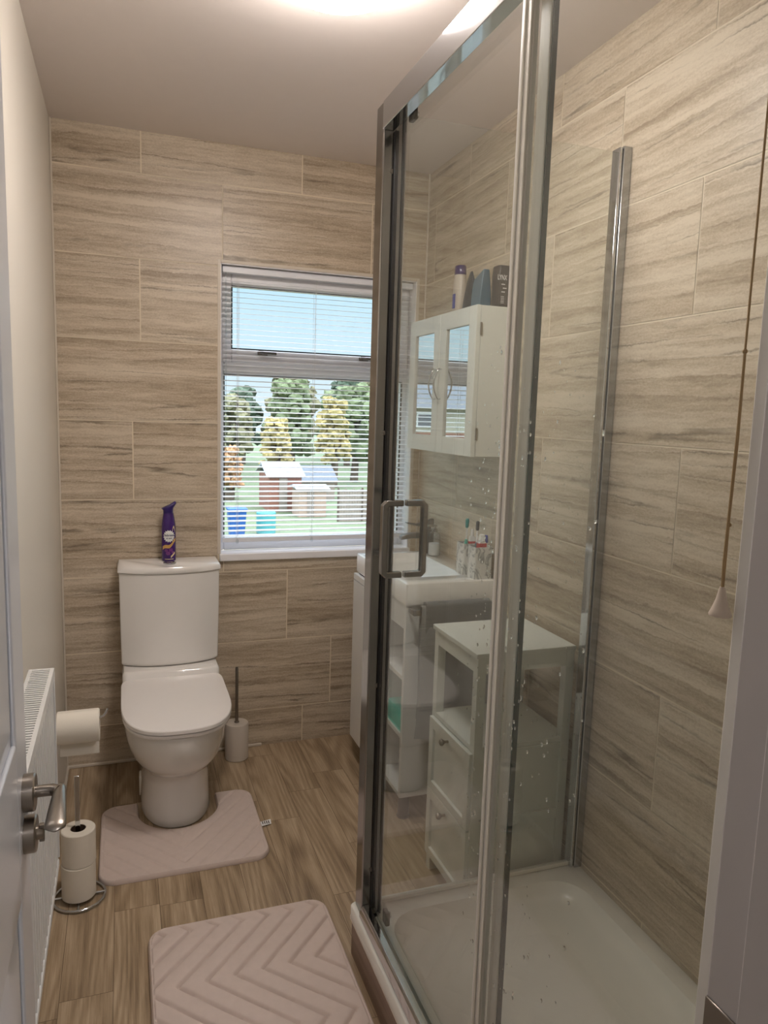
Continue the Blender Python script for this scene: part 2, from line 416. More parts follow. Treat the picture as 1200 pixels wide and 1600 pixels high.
# --- right wall
bm = BM(); uvl = bm.loops.layers.uv.new('UVMap')
box(bm, W, W+.12, -2.60, 0, 0, H+.1)
e_, o_ = -.390, -.0855
tiled(bm, uvl, lambda u, v: (W-.0012, u, v), -2.47, -.006, [e_, o_, e_, o_, e_, o_, e_, o_, e_], None, 11)
struct(obj('wall_right', bm, [MT['grout'], MT['tile']], smooth=0))
struct(obj('wall_left', bx(-.12, 0, -2.57, 0, 0, H+.1), MT['paint'], smooth=0))
# --- wall with the doorway
bm = BM(); OX0, OX1, OZ = .03, .79, 2.02
box(bm, -.12, OX0, FY-.10, FY, 0, H+.1); box(bm, OX1, W+.12, FY-.10, FY, 0, H+.1); box(bm, OX0, OX1, FY-.10, FY, OZ, H+.1)
struct(obj('wall_front', bm, MT['paint'], smooth=0))
struct(obj('ceiling', bx(-1.4, 2.6, -4.7, .3, H, H+.1), MT['ceil'], smooth=0))
# --- floor: vinyl planks
bm = BM(); uvl = bm.loops.layers.uv.new('UVMap')
box(bm, -.12, W+.12, -2.56, .12, -.12, -.0008)
rnd = random.Random(5)
ends = {0: [-.6, -1.232, -1.9], 1: [-.932, -.34, -1.62], 2: [-.943, -1.7, -.2], 3: [-.25, -1.15, -2.0], 4: [-.45, -1.3], 5: [-.595, -1.5, -.1], 6: [-1.041, -.42, -1.9], 7: [-.8, -1.45, -.3]}
k = -1; x = .0615-.1223
while x < W:
    cuts = sorted([FY] + [c for c in ends.get(k+0, [rnd.uniform(-.8, -.2), rnd.uniform(-1.8, -1.1)])] + [0.0])
    for y0, y1 in zip(cuts, cuts[1:]):
        a, b = max(x+.0006, 0.0), min(x+.1223-.0006, W); c, d = y0+.0006, y1-.0006
        if b-a < .004: continue
        vs = [bm.verts.new((p, q, 0)) for p, q in ((a, c), (b, c), (b, d), (a, d))]
        f = bm.faces.new(vs); f.material_index = 1; ou, ov = rnd.uniform(0, 60), rnd.uniform(0, 60)
        for lp, q in zip(f.loops, ((a, c), (b, c), (b, d), (a, d))): lp[uvl].uv = (ou+q[0], ov+q[1])
    x += .1223; k += 1
struct(obj('floor', bm, [MT['gap'], MT['wood']], smooth=0))
# thin caulk trims
struct(obj('baseboard_back', bx(.0, .765, -.010, 0, .0, .012), MT['trimc'], bevel=.003))
struct(obj('baseboard_left', bx(.0, .010, -2.47, -.010, .0, .012), MT['trimc'], bevel=.003))
struct(obj('trim_1', bx(.0, .007, -.007, 0, .012, H), MT['trimc'], bevel=.002))
struct(obj('trim_2', bx(W-.007, W, -.007, 0, .012, H), MT['trimc'], bevel=.002))
# --- landing behind the camera
struct(obj('floor_landing', bx(-1.4, 2.6, -4.7, -2.56, -.12, .0), MT['carpet'], smooth=0))
struct(obj('wall_landing_left', bx(-1.5, -1.4, -4.7, -2.57, 0, H+.1), MT['paint'], smooth=0))
struct(obj('wall_landing_right', bx(2.6, 2.7, -4.7, -2.57, 0, H+.1), MT['paint'], smooth=0))
struct(obj('wall_landing_back', bx(-1.5, 2.7, -4.8, -4.7, 0, H+.1), MT['paint'], smooth=0))
bm = BM(); box(bm, -1.5, -.12, -2.67, -2.57, 0, H+.1); box(bm, W+.12, 2.7, -2.67, -2.57, 0, H+.1)
struct(obj('wall_landing_front', bm, MT['paint'], smooth=0))

# ------------------------------------------------------------------ door and its frame
frame = struct(thing('door_frame', None, None, (.77, -2.5, 0)))
frame.name = 'trim_3'; ORG['trim_3'] = Vector((.77, -2.5, 0))
def lining(x0, x1): 
    bm = BM(); box(bm, x0, x1, FY-.105, FY+.004, 0, OZ-.01); return bm
obj('jamb', lining(.757, OX1), MT['jamb'], frame, bevel=.003)
obj('door_stop', bx(.744, .757, FY-.105, FY-.045, 0, OZ-.04), MT['jamb'], frame, bevel=.002)
obj('jamb', lining(OX0, OX0+.024), MT['jamb'], frame, bevel=.003)
obj('head', bx(OX0, OX1, FY-.105, FY+.004, OZ-.03, OZ), MT['jamb'], frame, bevel=.003)
bm = BM(); box(bm, .770, .835, FY, FY+.014, 0, OZ+.05)
obj('architrave', bm, MT['jamb'], frame, bevel=.004)
sp = obj('strike_plate', bx(.7545, .7572, FY-.036, FY+.002, .795, .865), MT['steel'], frame, bevel=.001)
door = thing('door_1', 'white moulded panel bathroom door standing open against the left wall', 'door', (.065, -2.52, 0))
door['kind'] = 'structure'
DX, DE = .085, -1.832
bm = BM(); box(bm, .047, .0785, -2.52, DE, .012, 1.985)
obj('door_slab', bm, MT['doorw'], door, bevel=.0015)
bm = BM()    # stiles and rails stand proud of the slab, sloped mouldings in between
ys = [-2.52, -2.42, -2.225, -2.125, -1.93, DE]
def frm(y0, y1, z0, z1): box(bm, .078, DX, y0, y1, z0, z1)
frm(-2.52, -2.42, .012, 1.985); frm(-1.930, DE, .012, 1.985); frm(-2.225, -2.125, .012, 1.985)
for z0, z1 in ((.012, .22), (.735, .965), (1.86, 1.985)):
    frm(-2.42, -2.225, z0, z1); frm(-2.125, -1.93, z0, z1)
obj('stiles_and_rails', bm, MT['doorw'], door, bevel=.004, seg=3)
for y0, y1 in ((-2.42, -2.225), (-2.125, -1.93)):
    for z0, z1 in ((.22, .735), (.965, 1.86)):
        bm = BM(); loft(bm, [[(.0785, y0+d, z0+d), (.0785, y1-d, z0+d), (.0785, y1-d, z1-d), (.0785, y0+d, z1-d)] if q == 0 else [(x_, y0+d, z0+d), (x_, y1-d, z0+d), (x_, y1-d, z1-d), (x_, y0+d, z1-d)] for q, x_, d in ((0, 0, .014), (1, .0835, .034))], cap0=False)
        obj('panel', bm, MT['doorw'], door)
hz, hy = .868, DE-.045
hd = thing('x', None, None); bpy.data.objects.remove(hd)
bm = BM(); lathe(bm, [(.0265, 0), (.0265, .002), (.0265, .014), (.025, .016)], (DX, hy, hz), 32, 'X')
rose = obj('handle_rose', bm, MT['steel'], door)
bm = BM(); tube(bm, [(DX+.008, hy, hz), (DX+.026, hy, hz), (DX+.038, hy-.001, hz), (DX+.046, hy-.008, hz)], .0085, 16)
obj('handle_neck', bm, MT['steel'], rose)
bm = BM(); rings = []
for t in range(15):
    s = t/14; y = hy+.008-.106*s; zc = hz-.010*s + .004*math.sin(s*PI); en = (1 if s < .9 else math.sqrt(max(.04, 1-((s-.9)/.1)**2))); hh = (.0075-.0025*s)*en; ww = (.0075+.0070*s)*en
    if t == 0: hh *= .6; ww *= .6
    rings.append([(DX+.048+ww*math.cos(a), y, zc+hh*math.sin(a)) for a in [2*PI*i/16 for i in range(16)]])
loft(bm, rings); obj('handle_lever', bm, MT['steel'], rose, smooth=60)
bm = BM(); lathe(bm, [(.0265, 0), (.0265, .002), (.0265, .014), (.025, .016)], (DX, hy-.002, hz-.062), 32, 'X')
lk = obj('lock_rose', bm, MT['steel'], door)
bm = BM(); lathe(bm, [(.010, .015), (.010, .019), (.0085, .025)], (DX, hy-.002, hz-.062), 20, 'X'); box(bm, DX+.019, DX+.026, hy-.006, hy+.002, hz-.075, hz-.049)
obj('thumb_turn', bm, MT['steel'], lk, bevel=.001)

# ------------------------------------------------------------------ window
win = struct(thing('window_1', None, None, (1.0, .10, WZ0)))
FYW = .075    # room side of the frame
def fbar(bm, x0, x1, z0, z1, y0=FYW, y1=FYW+.06): box(bm, x0, x1, y0, y1, z0, z1)
bm = BM(); TZ = (1.572, 1.640)
fbar(bm, WX0, WX0+.022, WZ0, WZ1); fbar(bm, WX1-.022, WX1, WZ0, WZ1); fbar(bm, WX0+.022, WX1-.022, WZ1-.045, WZ1); fbar(bm, WX0+.022, WX1-.022, WZ0, .884); fbar(bm, WX0+.022, WX1-.022, 1.558, 1.618)
obj('window_frame', bm, MT['upvc'], win, bevel=.004)
bm = BM()
sx0, sx1, sz0, sz1 = WX0+.010, WX1-.010, 1.606, 1.955
for a in ((sx0, sx0+.040, sz0, sz1), (sx1-.040, sx1, sz0, sz1), (sx0+.04, sx1-.04, sz0, sz0+.052), (sx0+.04, sx1-.04, sz1-.052, sz1)): fbar(bm, *a, FYW-.014, FYW+.045)
obj('opening_sash', bm, MT['upvc'], win, bevel=.005)
bm = BM()
def gas(x0, x1, z0, z1, y):
    for a in ((x0, x0+.004, z0, z1), (x1-.004, x1, z0, z1), (x0+.004, x1-.004, z0, z0+.004), (x0+.004, x1-.004, z1-.004, z1)): box(bm, a[0], a[1], y, y+.01, a[2], a[3])
gas(sx0+.04, sx1-.04, sz0+.052, sz1-.052, FYW-.012); gas(WX0+.022, WX1-.022, .884, 1.558, FYW+.002)
obj('gasket', bm, MT['rubber'], win)
obj('pane', bx(sx0+.038, sx1-.038, FYW+.012, FYW+.016, sz0+.05, sz1-.05), MT['wglass'], win)
obj('pane', bx(WX0+.02, WX1-.02, FYW+.022, FYW+.026, .882, 1.56), MT['wglass'], win)
for hx in (.776, 1.206):
    bm = BM(); box(bm, hx-.030, hx+.012, FYW-.022, FYW-.014, 1.638, 1.654)
    h = obj('window_handle', bm, MT['steel'], win, bevel=.003)
    bm = BM(); tube(bm, [(hx-.012, FYW-.022, 1.646), (hx-.012, FYW-.036, 1.646), (hx-.004, FYW-.040, 1.646)], .006, 10); tube(bm, [(hx-.03, FYW-.040, 1.650), (hx, FYW-.042, 1.647), (hx+.035, FYW-.042, 1.645), (hx+.042, FYW-.042, 1.645)], .006, 10)
    obj('lever', bm, MT['chromed'], h)
obj('sill', bx(WX0-.004, WX1+.004, -.016, FYW+.004, WZ0-.030, WZ0), MT['upvc'], win, bevel=.004, seg=3)
bm = BM()
for a in ((WX0-.012, WX0, WZ0, WZ1+.012), (WX1, WX1+.012, WZ0, WZ1+.012), (WX0, WX1, WZ1, WZ1+.012)):
    box(bm, a[0], a[1], -.004, FYW if a[0] != WX0 or a[2] < WZ1 else FYW, a[2], a[3])
obj('reveal_trim', bm, MT['trimc'], win, bevel=.0015)
bm = BM()
for a in ((WX0-.0, WX0+.003, WZ0, WZ1), (WX1-.003, WX1, WZ0, WZ1), (WX0, WX1, WZ1-.003, WZ1)): box(bm, a[0], a[1], 0, FYW, a[2], a[3])
obj('reveal_lining', bm, MT['upvc'], win)

# ------------------------------------------------------------------ venetian blind
bl = thing('venetian_blind', 'white venetian blind with thin open slats hanging in the window', 'blind', (1.0, .03, .88))
BX0, BX1, BY = WX0+.010, WX1-.008, .035
obj('head_rail', bx(BX0, BX1, BY-.014, BY+.014, 1.945, 1.970), MT['blind'], bl, bevel=.002)
bm = BM(); tilt = math.radians(9); n = 51
for i in range(n):
    z = .905 + i*.0202
    rows = []
    for j in range(5):
        s = (j/4-.5)*2; dy = s*.0125; dz = math.sin(tilt)*s*.0125 + .0016*(1-s*s)
        rows.append((BY+dy*math.cos(tilt), z+dz))
    top = [[bm.verts.new((xx, y, zz)) for y, zz in rows] for xx in (BX0+.002, BX1-.002)]
    bot = [[bm.verts.new((xx, y, zz-.0004)) for y, zz in rows] for xx in (BX0+.002, BX1-.002)]
    for j in range(4):
        bm.faces.new((top[0][j], top[1][j], top[1][j+1], top[0][j+1])); bm.faces.new((bot[0][j+1], bot[1][j+1], bot[1][j], bot[0][j]))
    bm.faces.new((top[0][0], bot[0][0], bot[1][0], top[1][0])); bm.faces.new((top[0][4], top[1][4], bot[1][4], bot[0][4]))
    for q in (0, 1):
        lp = top[q] + bot[q][::-1]; bm.faces.new(lp if q == 0 else lp[::-1])
obj('slats', bm, MT['blind'], bl, smooth=60)
obj('bottom_rail', bx(BX0, BX1, BY-.012, BY+.012, .878, .897), MT['blind'], bl, bevel=.003)
bm = BM()
for lx in (.662, .974, 1.29):
    for dy in (-.0135, .0135): tube(bm, [(lx, BY+dy, 1.946), (lx, BY+dy, .885)], .0006, 5)
    tube(bm, [(lx+.006, BY, 1.946), (lx+.006, BY, .885)], .0006, 5)
obj('ladder_cord', bm, MT['cord'], bl)
for lx in (.662, .974, 1.29):
    bm = BM(); lathe(bm, [(.002, .012), (.006, .006), (.006, -.004), (.003, -.008)], (lx, BY-.0185, .882), 12); obj('cord_button', bm, MT['clear'], bl)
bm = BM(); tube(bm, [(BX0+.012, BY-.018, 1.945), (BX0+.013, BY-.02, 1.5), (BX0+.012, BY-.02, 1.22)], .003, 8)
obj('tilt_wand', bm, MT['clear'], bl)

# ------------------------------------------------------------------ ceiling lamp
lp = thing('ceiling_light', 'round white glowing dome light on the bathroom ceiling', 'ceiling light', (.678, -1.325, H))
bm = BM(); lathe(bm, [(.125, -.001), (.13, -.004), (.13, -.035), (.12, -.04)], (.678, -1.325, H), 48); obj('lamp_base', bm, MT['lampb'], lp)
bm = BM(); lathe(bm, [(.122, -.036), (.140, -.046), (.1415, -.056), (.139, -.068), (.126, -.084), (.095, -.097), (.05, -.104), (.01, -.106)], (.678, -1.325, H), 48); obj('diffuser', bm, MT['lampw'], lp, smooth=80)
lp_fill = thing('ceiling_light', 'unseen round white fill light added on the landing ceiling behind the camera', 'ceiling light', (.9, -3.75, H))  # unseen lamp added to brighten floor and toilet through the doorway
bm = BM(); lathe(bm, [(.15, -.001), (.155, -.03), (.15, -.035)], (.9, -3.75, H), 40); obj('lamp_base', bm, MT['lampb'], lp_fill)
bm = BM(); lathe(bm, [(.16, -.034), (.175, -.05), (.16, -.08), (.10, -.10), (.01, -.106)], (.9, -3.75, H), 40); obj('diffuser', bm, MT['landfl'], lp_fill, smooth=80)

# ------------------------------------------------------------------ shower tray
GX, GY, NY = .790, -1.30, FY+.002      # side glass plane, end glass plane, near end
TX = .768
tray = thing('shower_tray', 'white low shower tray on a wood-effect riser along the right wall', 'shower tray', (1.1, -1.9, 0))
bm = BM(); TZt = .150
outer0 = rrect(TX, W-.003, NY+.002, GY+.016, .012, .112); outer1 = rrect(TX, W-.003, NY+.002, GY+.016, .012, TZt-.004); outer2 = rrect(TX+.003, W-.006, NY+.005, GY+.013, .012, TZt)
i1 = rrect(TX+.070, W-.055, NY+.07, GY-.060, .085, TZt); i2 = rrect(TX+.082, W-.067, NY+.082, GY-.072, .078, TZt-.020); i3 = rrect(TX+.100, W-.085, NY+.1, GY-.09, .07, TZt-.034); i4 = rrect(TX+.25, W-.235, NY+.25, GY-.24, .05, TZt-.040)
loft(bm, [outer0, outer1, outer2, i1, i2, i3, i4]); obj('tray', bm, MT['tray'], tray, smooth=50)
bm = BM(); lathe(bm, [(.045, 0), (.045, .003), (.03, .006)], (1.1, -2.15, TZt-.040), 32); obj('drain_cover', bm, MT['chrome'], tray)
bm = BM(); uvl = bm.loops.layers.uv.new('UVMap')
box(bm, TX+.008, TX+.022, NY+.004, GY+.018, 0, .104)
for f in bm.faces:
    for l in f.loops: l[uvl].uv = (l.vert.co.z+3, l.vert.co.y)
obj('riser_panel', bm, MT['riser'], tray, smooth=0)
bm = BM(); box(bm, TX+.022, W-.003, GY+.002, GY+.014, 0, .104); obj('end_riser', bm, MT['trimc'], tray)
obj('trim_strip', bx(TX+.002, TX+.012, NY+.004, GY+.019, .100, .113), MT['trimc'], tray, bevel=.002)

# ------------------------------------------------------------------ shower enclosure
enc = thing('shower_enclosure', 'chrome framed glass shower enclosure with sliding door on the right', 'shower enclosure', (GX, -1.9, TZt))
ZT = 2.100; ZB = TZt+.0006
# corner post: chrome box profile, dark slot and black seal on the near side
bm = BM(); box(bm, .779, .826, GY-.046, GY+.004, ZB, ZT)
obj('corner_post', bm, MT['chromed'], enc, bevel=.003)
bm = BM(); box(bm, .826, .8305, GY-.05, GY-.020, ZB, ZT-.02); obj('post_seal', bm, MT['rubber'], enc)
bm = BM(); box(bm, .8305, .836, GY-.042, GY-.025, ZB, ZT-.02); obj('post_seal', bm, MT['silver'], enc, bevel=.001)
for z in (1.955, 1.375, .76, .275):
    bm = BM(); lathe(bm, [(.0052, 0), (.0052, -.0015), (.003, -.0022)], (.802, GY-.0462, z), 14, 'Y'); obj('rivet', bm, MT['steel'], enc)
# top and bottom rails towards the camera
def rail(name, z0, z1, up):
    bm = BM()
    prof = [(.776, z0), (.776, z1), (.792, z1), (.792, z1-.012*up), (.797, z1-.012*up), (.797, z1), (.812, z1), (.812, z0+.014*up), (.804, z0+.014*up), (.804, z0), ]
    loft(bm, [[(x, y, z) for x, z in prof] for y in (NY+.03, GY-.047)])
    return obj(name, bm, MT['chrome'], enc, bevel=.0015)
rail('top_rail', ZT-.060, ZT-.002, 1)
bm = BM()
loft(bm, [[(x, y, z) for x, z in ((.7735, ZB), (.7735, ZB+.014), (.783, ZB+.030), (.7995, ZB+.030), (.7995, ZB+.018), (.816, ZB+.010), (.816, ZB))] for y in (NY+.03, GY-.047)])
obj('bottom_rail', bm, MT['chrome'], enc, bevel=.0012)
# end glass panel (right return) with wall profile
obj('end_glass_panel', bx(.815, 1.414, GY-.014, GY-.008, ZB+.012, ZT-.008), MT['glass'], enc)
obj('end_seal', bx(.815, 1.414, GY-.016, GY-.006, ZB, ZB+.0118), MT['sealw'], enc, bevel=.002)
bm = BM(); box(bm, 1.412, 1.420, GY-.028, GY+.004, ZB, ZT); obj('wall_profile', bm, MT['chrome'], enc, bevel=.0015)
bm = BM(); box(bm, 1.4225, W-.0016, GY-.032, GY+.008, ZB, ZT+.003); box(bm, 1.4195, 1.423, GY-.022, GY, ZB, ZT-.002, 0); obj('wall_profile', bm, MT['silver'], enc, bevel=.002)
# near wall profile of the fixed panel
obj('wall_profile', bx(.774, .806, NY, NY+.03, ZB, ZT), MT['sealg'], enc, bevel=.002)
# fixed glass panel, room side
FPY = -1.952
fp = obj('fixed_glass_panel', bx(.782, .788, NY+.03, FPY, ZB+.031, ZT-.061), MT['glass'], enc)
bm = BM(); box(bm, .7795, .7905, FPY-.030, FPY+.004, ZB+.031, ZT-.061); 
obj('edge_seal', bm, MT['sealg'], fp, bevel=.003)
bm = BM()
box(bm, .7765, .7795, FPY-.030, FPY-.022, ZB+.031, ZT-.061); box(bm, .7765, .7795, FPY-.012, FPY-.007, ZB+.031, ZT-.061)
obj('seal_ribs', bm, MT['sealw'], fp, bevel=.001)
# sliding door, inner track
SD0, SD1 = -1.992, -1.352
sdoor = obj('sliding_door', bx(.805, .811, SD0, SD1, ZB+.022, ZT-.018), MT['glass'], enc)
obj('door_edge', bx(.8045, .8125, SD0-.004, SD0, ZB+.022, ZT-.018), MT['glasse'], sdoor, label='green-tinted trailing glass edge')
bm = BM(); box(bm, .803, .813, SD0, SD0+.030, ZB+.022, ZT-.061); obj('door_seal', bm, MT['sealw'], sdoor, bevel=.002)
bm = BM(); box(bm, .8035, .8125, SD1-.004, SD1+.006, ZB+.022, ZT-.061); obj('door_seal', bm, MT['rubber'], sdoor, bevel=.001)
HY, HZ0, HZ1 = -1.475, 1.066, 1.226
for x0, x1 in ((.762, .8048), (.8112, .856)):
    xo = x0 if x0 < .78 else x1
    ri = [(x0 if xo == x1 else x1, HY, HZ1)]
    bm = BM()
    s = -1 if xo == x0 else 1; xi = x1 if s < 0 else x0
    pts = [(xi, HZ1), (xo-s*.007, HZ1), (xo, HZ1-.007), (xo, HZ0+.007), (xo-s*.007, HZ0), (xi, HZ0)]
    h2 = .0065; A = []
    outer = [(xi, HZ1+h2), (xo-s*.004, HZ1+h2), (xo+s*h2, HZ1-.004), (xo+s*h2, HZ0+.004), (xo-s*.004, HZ0-h2), (xi, HZ0-h2)]
    inner = [(xi, HZ1-h2), (xo-s*.009, HZ1-h2), (xo-s*h2, HZ1-.010), (xo-s*h2, HZ0+.010), (xo-s*.009, HZ0+h2), (xi, HZ0+h2)]
    loft(bm, [[(o[0], HY-.0085, o[1]), (o[0], HY+.0085, o[1]), (i_[0], HY+.0085, i_[1]), (i_[0], HY-.0085, i_[1])] for o, i_ in zip(outer, inner)])
    obj('door_handle', bm, MT['chromed'], sdoor, bevel=.002, seg=2)
for y in (-1.425, -1.96):
    for z, dz in ((ZT-.028, -.036), (ZB+.028, .034)):
        bm = BM(); box(bm, .8115, .8235, y-.013, y+.013, min(z, z+dz), max(z, z+dz))
        r = obj('roller_block', bm, MT['black'], sdoor, bevel=.003)
        bm = BM(); lathe(bm, [(.008, 0), (.008, .004), (.004, .006)], (.8235, y, z+dz*.62), 14, 'X'); obj('roller_cap', bm, MT['chrome'], r)
def drops(parent, place, n, u0, u1, v0, v1, seed, bias):
    rnd = random.Random(seed); bm = BM()
    for _ in range(n):
        u = u0+(u1-u0)*(rnd.random()**bias); v = rnd.uniform(v0, v1); r = rnd.choice((.0011, .0013, .0016, .0021, .0027))*rnd.uniform(.8, 1.2); st = rnd.uniform(1, 1.7)
        prev = None
        for k, (rr, hh) in enumerate(((1, 0), (.75, .45))):
            rg = ring(bm, [place(u+r*rr*math.cos(a), v+r*rr*st*math.sin(a), r*hh) for a in [2*PI*i/7 for i in range(7)]])
            if prev: bridge(bm, prev, rg)
            prev = rg
        bm.faces.new(prev)
    o = obj('water_droplets', bm, MT['drop'], parent, smooth=80, keep=True); o['kind'] = 'stuff'
drops(sdoor, lambda a, b, c: (.8114+c, a, b), 300, SD0+.02, SD0+.16, .45, 1.55, 1, 1.3)
drops(enc, lambda a, b, c: (a, GY-.0142-c, b), 380, 1.405, 1.02, .25, 1.55, 2, 1.4)
drops(fp, lambda a, b, c: (.7884+c, a, b), 160, -1.99, -2.2, .3, 1.5, 4, 1.6)

# ------------------------------------------------------------------ toilet
TCX = .388
def dshape(hw, yf, yb, z, n=40, e=2.6, eb=8.0, cx=TCX, ym=None):
    """closed outline: squarish at the back, rounded at the front"""
    ym = (yb - .45*(yb-yf)) if ym is None else ym; pts = []
    for i in range(n):
        a = 2*PI*i/n; c, s = math.cos(a), math.sin(a)
        if s < 0: p = e; yy = ym - (ym-yf)*abs(s)**(2/p)
        else: p = eb; yy = ym + (yb-ym)*abs(s)**(2/p)
        xx = cx + hw*(1 if c > 0 else -1)*abs(c)**(2/p)
        pts.append((xx, yy, z))
    return pts
toi = thing('toilet', 'white close-coupled toilet with closed lid standing against the back wall', 'toilet', (TCX, -.35, 0))
bm = BM()
secs = [(.119, -.548, -.14, 0), (.122, -.554, -.13, .008), (.119, -.550, -.12, .03), (.117, -.543, -.10, .09), (.116, -.540, -.08, .14), (.117, -.546, -.07, .175), (.127, -.572, -.05, .195), (.147, -.618, -.04, .220), (.163, -.652, -.035, .250), (.173, -.676, -.025, .295), (.177, -.688, -.02, .340), (.178, -.691, -.02, .374), (.175, -.689, -.02, .381)]
loft(bm, [dshape(h, yf, yb, z, 48, 2.3, 7, ym=-.30 if z > .2 else -.33) for h, yf, yb, z in secs]); obj('bowl', bm, MT['ceramic'], toi, smooth=70)
bm = BM(); loft(bm, [rrect(TCX-.176, TCX+.176, -.215, -.015, .02, z) for z in (.376, .432)] + [rrect(TCX-.170, TCX+.170, -.205, -.015, .02, .442)]); obj('bowl_shelf', bm, MT['ceramic'], toi, smooth=50)
bm = BM(); loft(bm, [dshape(h, yf, -.215, z, 48, 2.75, 12, ym=-.43) for h, yf, z in ((.176, -.692, .3845), (.179, -.697, .387), (.180, -.698, .394), (.178, -.696, .397))]); obj('seat', bm, MT['seat'], toi, smooth=30)
bm = BM(); loft(bm, [dshape(h, yf, -.213, z, 48, 2.75, 12, ym=-.43) for h, yf, z in ((.178, -.697, .4005), (.1815, -.702, .4025), (.1815, -.702, .4135), (.1795, -.6995, .4165))]); obj('lid', bm, MT['seat'], toi, smooth=30)
def cist(hw, bow, yf, z, n=14):
    pts = [(TCX+hw, -.008, z), (TCX-hw, -.008, z)]
    for i in range(n+1):
        s = -1+2*i/n; pts.append((TCX+hw*s, yf+bow*(abs(s)**2.4), z))
    return pts
bm = BM(); loft(bm, [cist(h, b, y, z) for h, b, y, z in ((.176, .045, -.165, .4435), (.1785, .046, -.178, .455), (.181, .048, -.186, .62), (.1825, .050, -.190, .803))]); obj('cistern', bm, MT['ceramic'], toi, bevel=.004, smooth=40)
bm = BM(); loft(bm, [cist(h, b, y, z) for h, b, y, z in ((.184, .05, -.192, .8045), (.187, .05, -.196, .808), (.187, .05, -.196, .822), (.182, .05, -.190, .830))]); obj('cistern_lid', bm, MT['ceramic'], toi, smooth=50)
bm = BM(); lathe(bm, [(.024, 0), (.024, .004), (.020, .006), (.004, .006)], (TCX, -.118, .8300), 28); obj('flush_button', bm, MT['chrome'], toi)
for s in (-1, 1):
    obj('fixing_cover', bx(TCX+s*.112-.012, TCX+s*.112+.012, -.30, -.24, .0, .075), MT['ceramic'], toi, bevel=.006)

# air freshener can on the cistern
CX, CYc, CZ = .388, -.062, .8305
can = thing('air_freshener_can', 'purple air freshener spray can standing on the toilet cistern', 'air freshener', (CX, CYc, CZ))
bm = BM(); lathe(bm, [(.023, 0), (.0262, .002), (.0268, .006), (.0268, .125), (.0255, .145), (.022, .168), (.0188, .186)], (CX, CYc, CZ), 36); obj('can_body', bm, MT['purple'], can, smooth=60)
bm = BM(); rings = []
for z, hw, hd_, sh, tl in ((.180, .0190, .019, 0, 0), (.196, .0185, .018, -.001, 0), (.204, .0215, .018, -.0025, .002), (.209, .0265, .018, -.001, .006), (.213, .0285, .017, .001, .010), (.2165, .027, .015, .002, .0125), (.217, .020, .010, .003, .014)):
    rings.append([(CX+sh+hw*math.cos(a), CYc+hd_*math.sin(a), CZ+z+tl*math.cos(a)) for a in [2*PI*i/28 for i in range(28)]])
loft(bm, rings); obj('spray_nozzle', bm, MT['purple2'], can, smooth=60)
TH0 = math.atan2(-(CYc-CAM.y), -(CX-CAM.x)) + .06 # side that faces into the room
def wrap(x, y, z, R=.0271): 
    a = TH0 + x/R; return (CX+(R+z)*math.cos(a), CYc+(R+z)*math.sin(a), CZ+y)
def patch(pts2, m, name, lift=.0002):
    bm = BM(); mx_, my_ = sum(p[0] for p in pts2)/len(pts2), sum(p[1] for p in pts2)/len(pts2); c = bm.verts.new(wrap(mx_, my_, lift)); last = None; K = 7
    for k in range(1, K+1):
        vs = [bm.verts.new(wrap(mx_+(x-mx_)*k/K, my_+(y-my_)*k/K, lift)) for x, y in pts2]
        if last: bridge(bm, last, vs)
        else:
            for i in range(len(vs)): bm.faces.new((c, vs[i], vs[(i+1) % len(vs)]))
        last = vs
    return obj(name, bm, m, can, smooth=0, keep=True)
def strip(path, w, m, name, lift=.0002):
    bm = BM(); a = [bm.verts.new(wrap(x, y-w(i/(len(path)-1)), lift)) for i, (x, y) in enumerate(path)]; b = [bm.verts.new(wrap(x, y+w(i/(len(path)-1)), lift)) for i, (x, y) in enumerate(path)]
    for i in range(len(a)-1): bm.faces.new((a[i], a[i+1], b[i+1], b[i]))
    return obj(name, bm, m, can, smooth=0, keep=True)
patch([((.0235 if i % 2 else .0185)*math.cos(2*PI*i/32), .099+(.0235 if i % 2 else .0185)*math.sin(2*PI*i/32)*1.05) for i in range(32)], MT['white'], 'starburst_label', .0005)
strip([(-.027+.054*i/14, .052+.030*(i/14)**1.5+.004*math.sin(i*.6)) for i in range(15)], lambda t: .0065, MT['gold'], 'gold_ribbon', .0003)
strip([(.012+.013*i/10, .115+.020*math.sin(i/10*PI)) for i in range(11)], lambda t: .004, MT['cream'], 'ribbon_curl', .0003)
strip([(.006+.018*i/8, .018+.016*(i/8)) for i in range(9)], lambda t: .004, MT['cream'], 'ribbon_tail', .0003)
for (x_, y_, r_) in ((-.011, .044, .007), (.006, .046, .008), (-.004, .033, .009), (.014, .036, .006)):
    patch([(x_+r_*math.cos(2*PI*i/12), y_+r_*(1-.25*(i % 2))*math.sin(2*PI*i/12)) for i in range(12)], MT['plum'], 'flower_print', .00025)
text_mesh('brand_lettering', 'febreze', .0122, lambda x, y, z: wrap(x, y+.1025, z+.0010), MT['navy'], can, bold=.00015, shear=.25)
text_mesh('brand_lettering', 'AIR MIST', .0060, lambda x, y, z: wrap(x, y+.0905, z+.0010), MT['navy'], can, bold=.0001)
strip([(-.017+.034*i/12, .010) for i in range(13)], lambda t: .0011, MT['cream'], 'base_line_print', .0003)

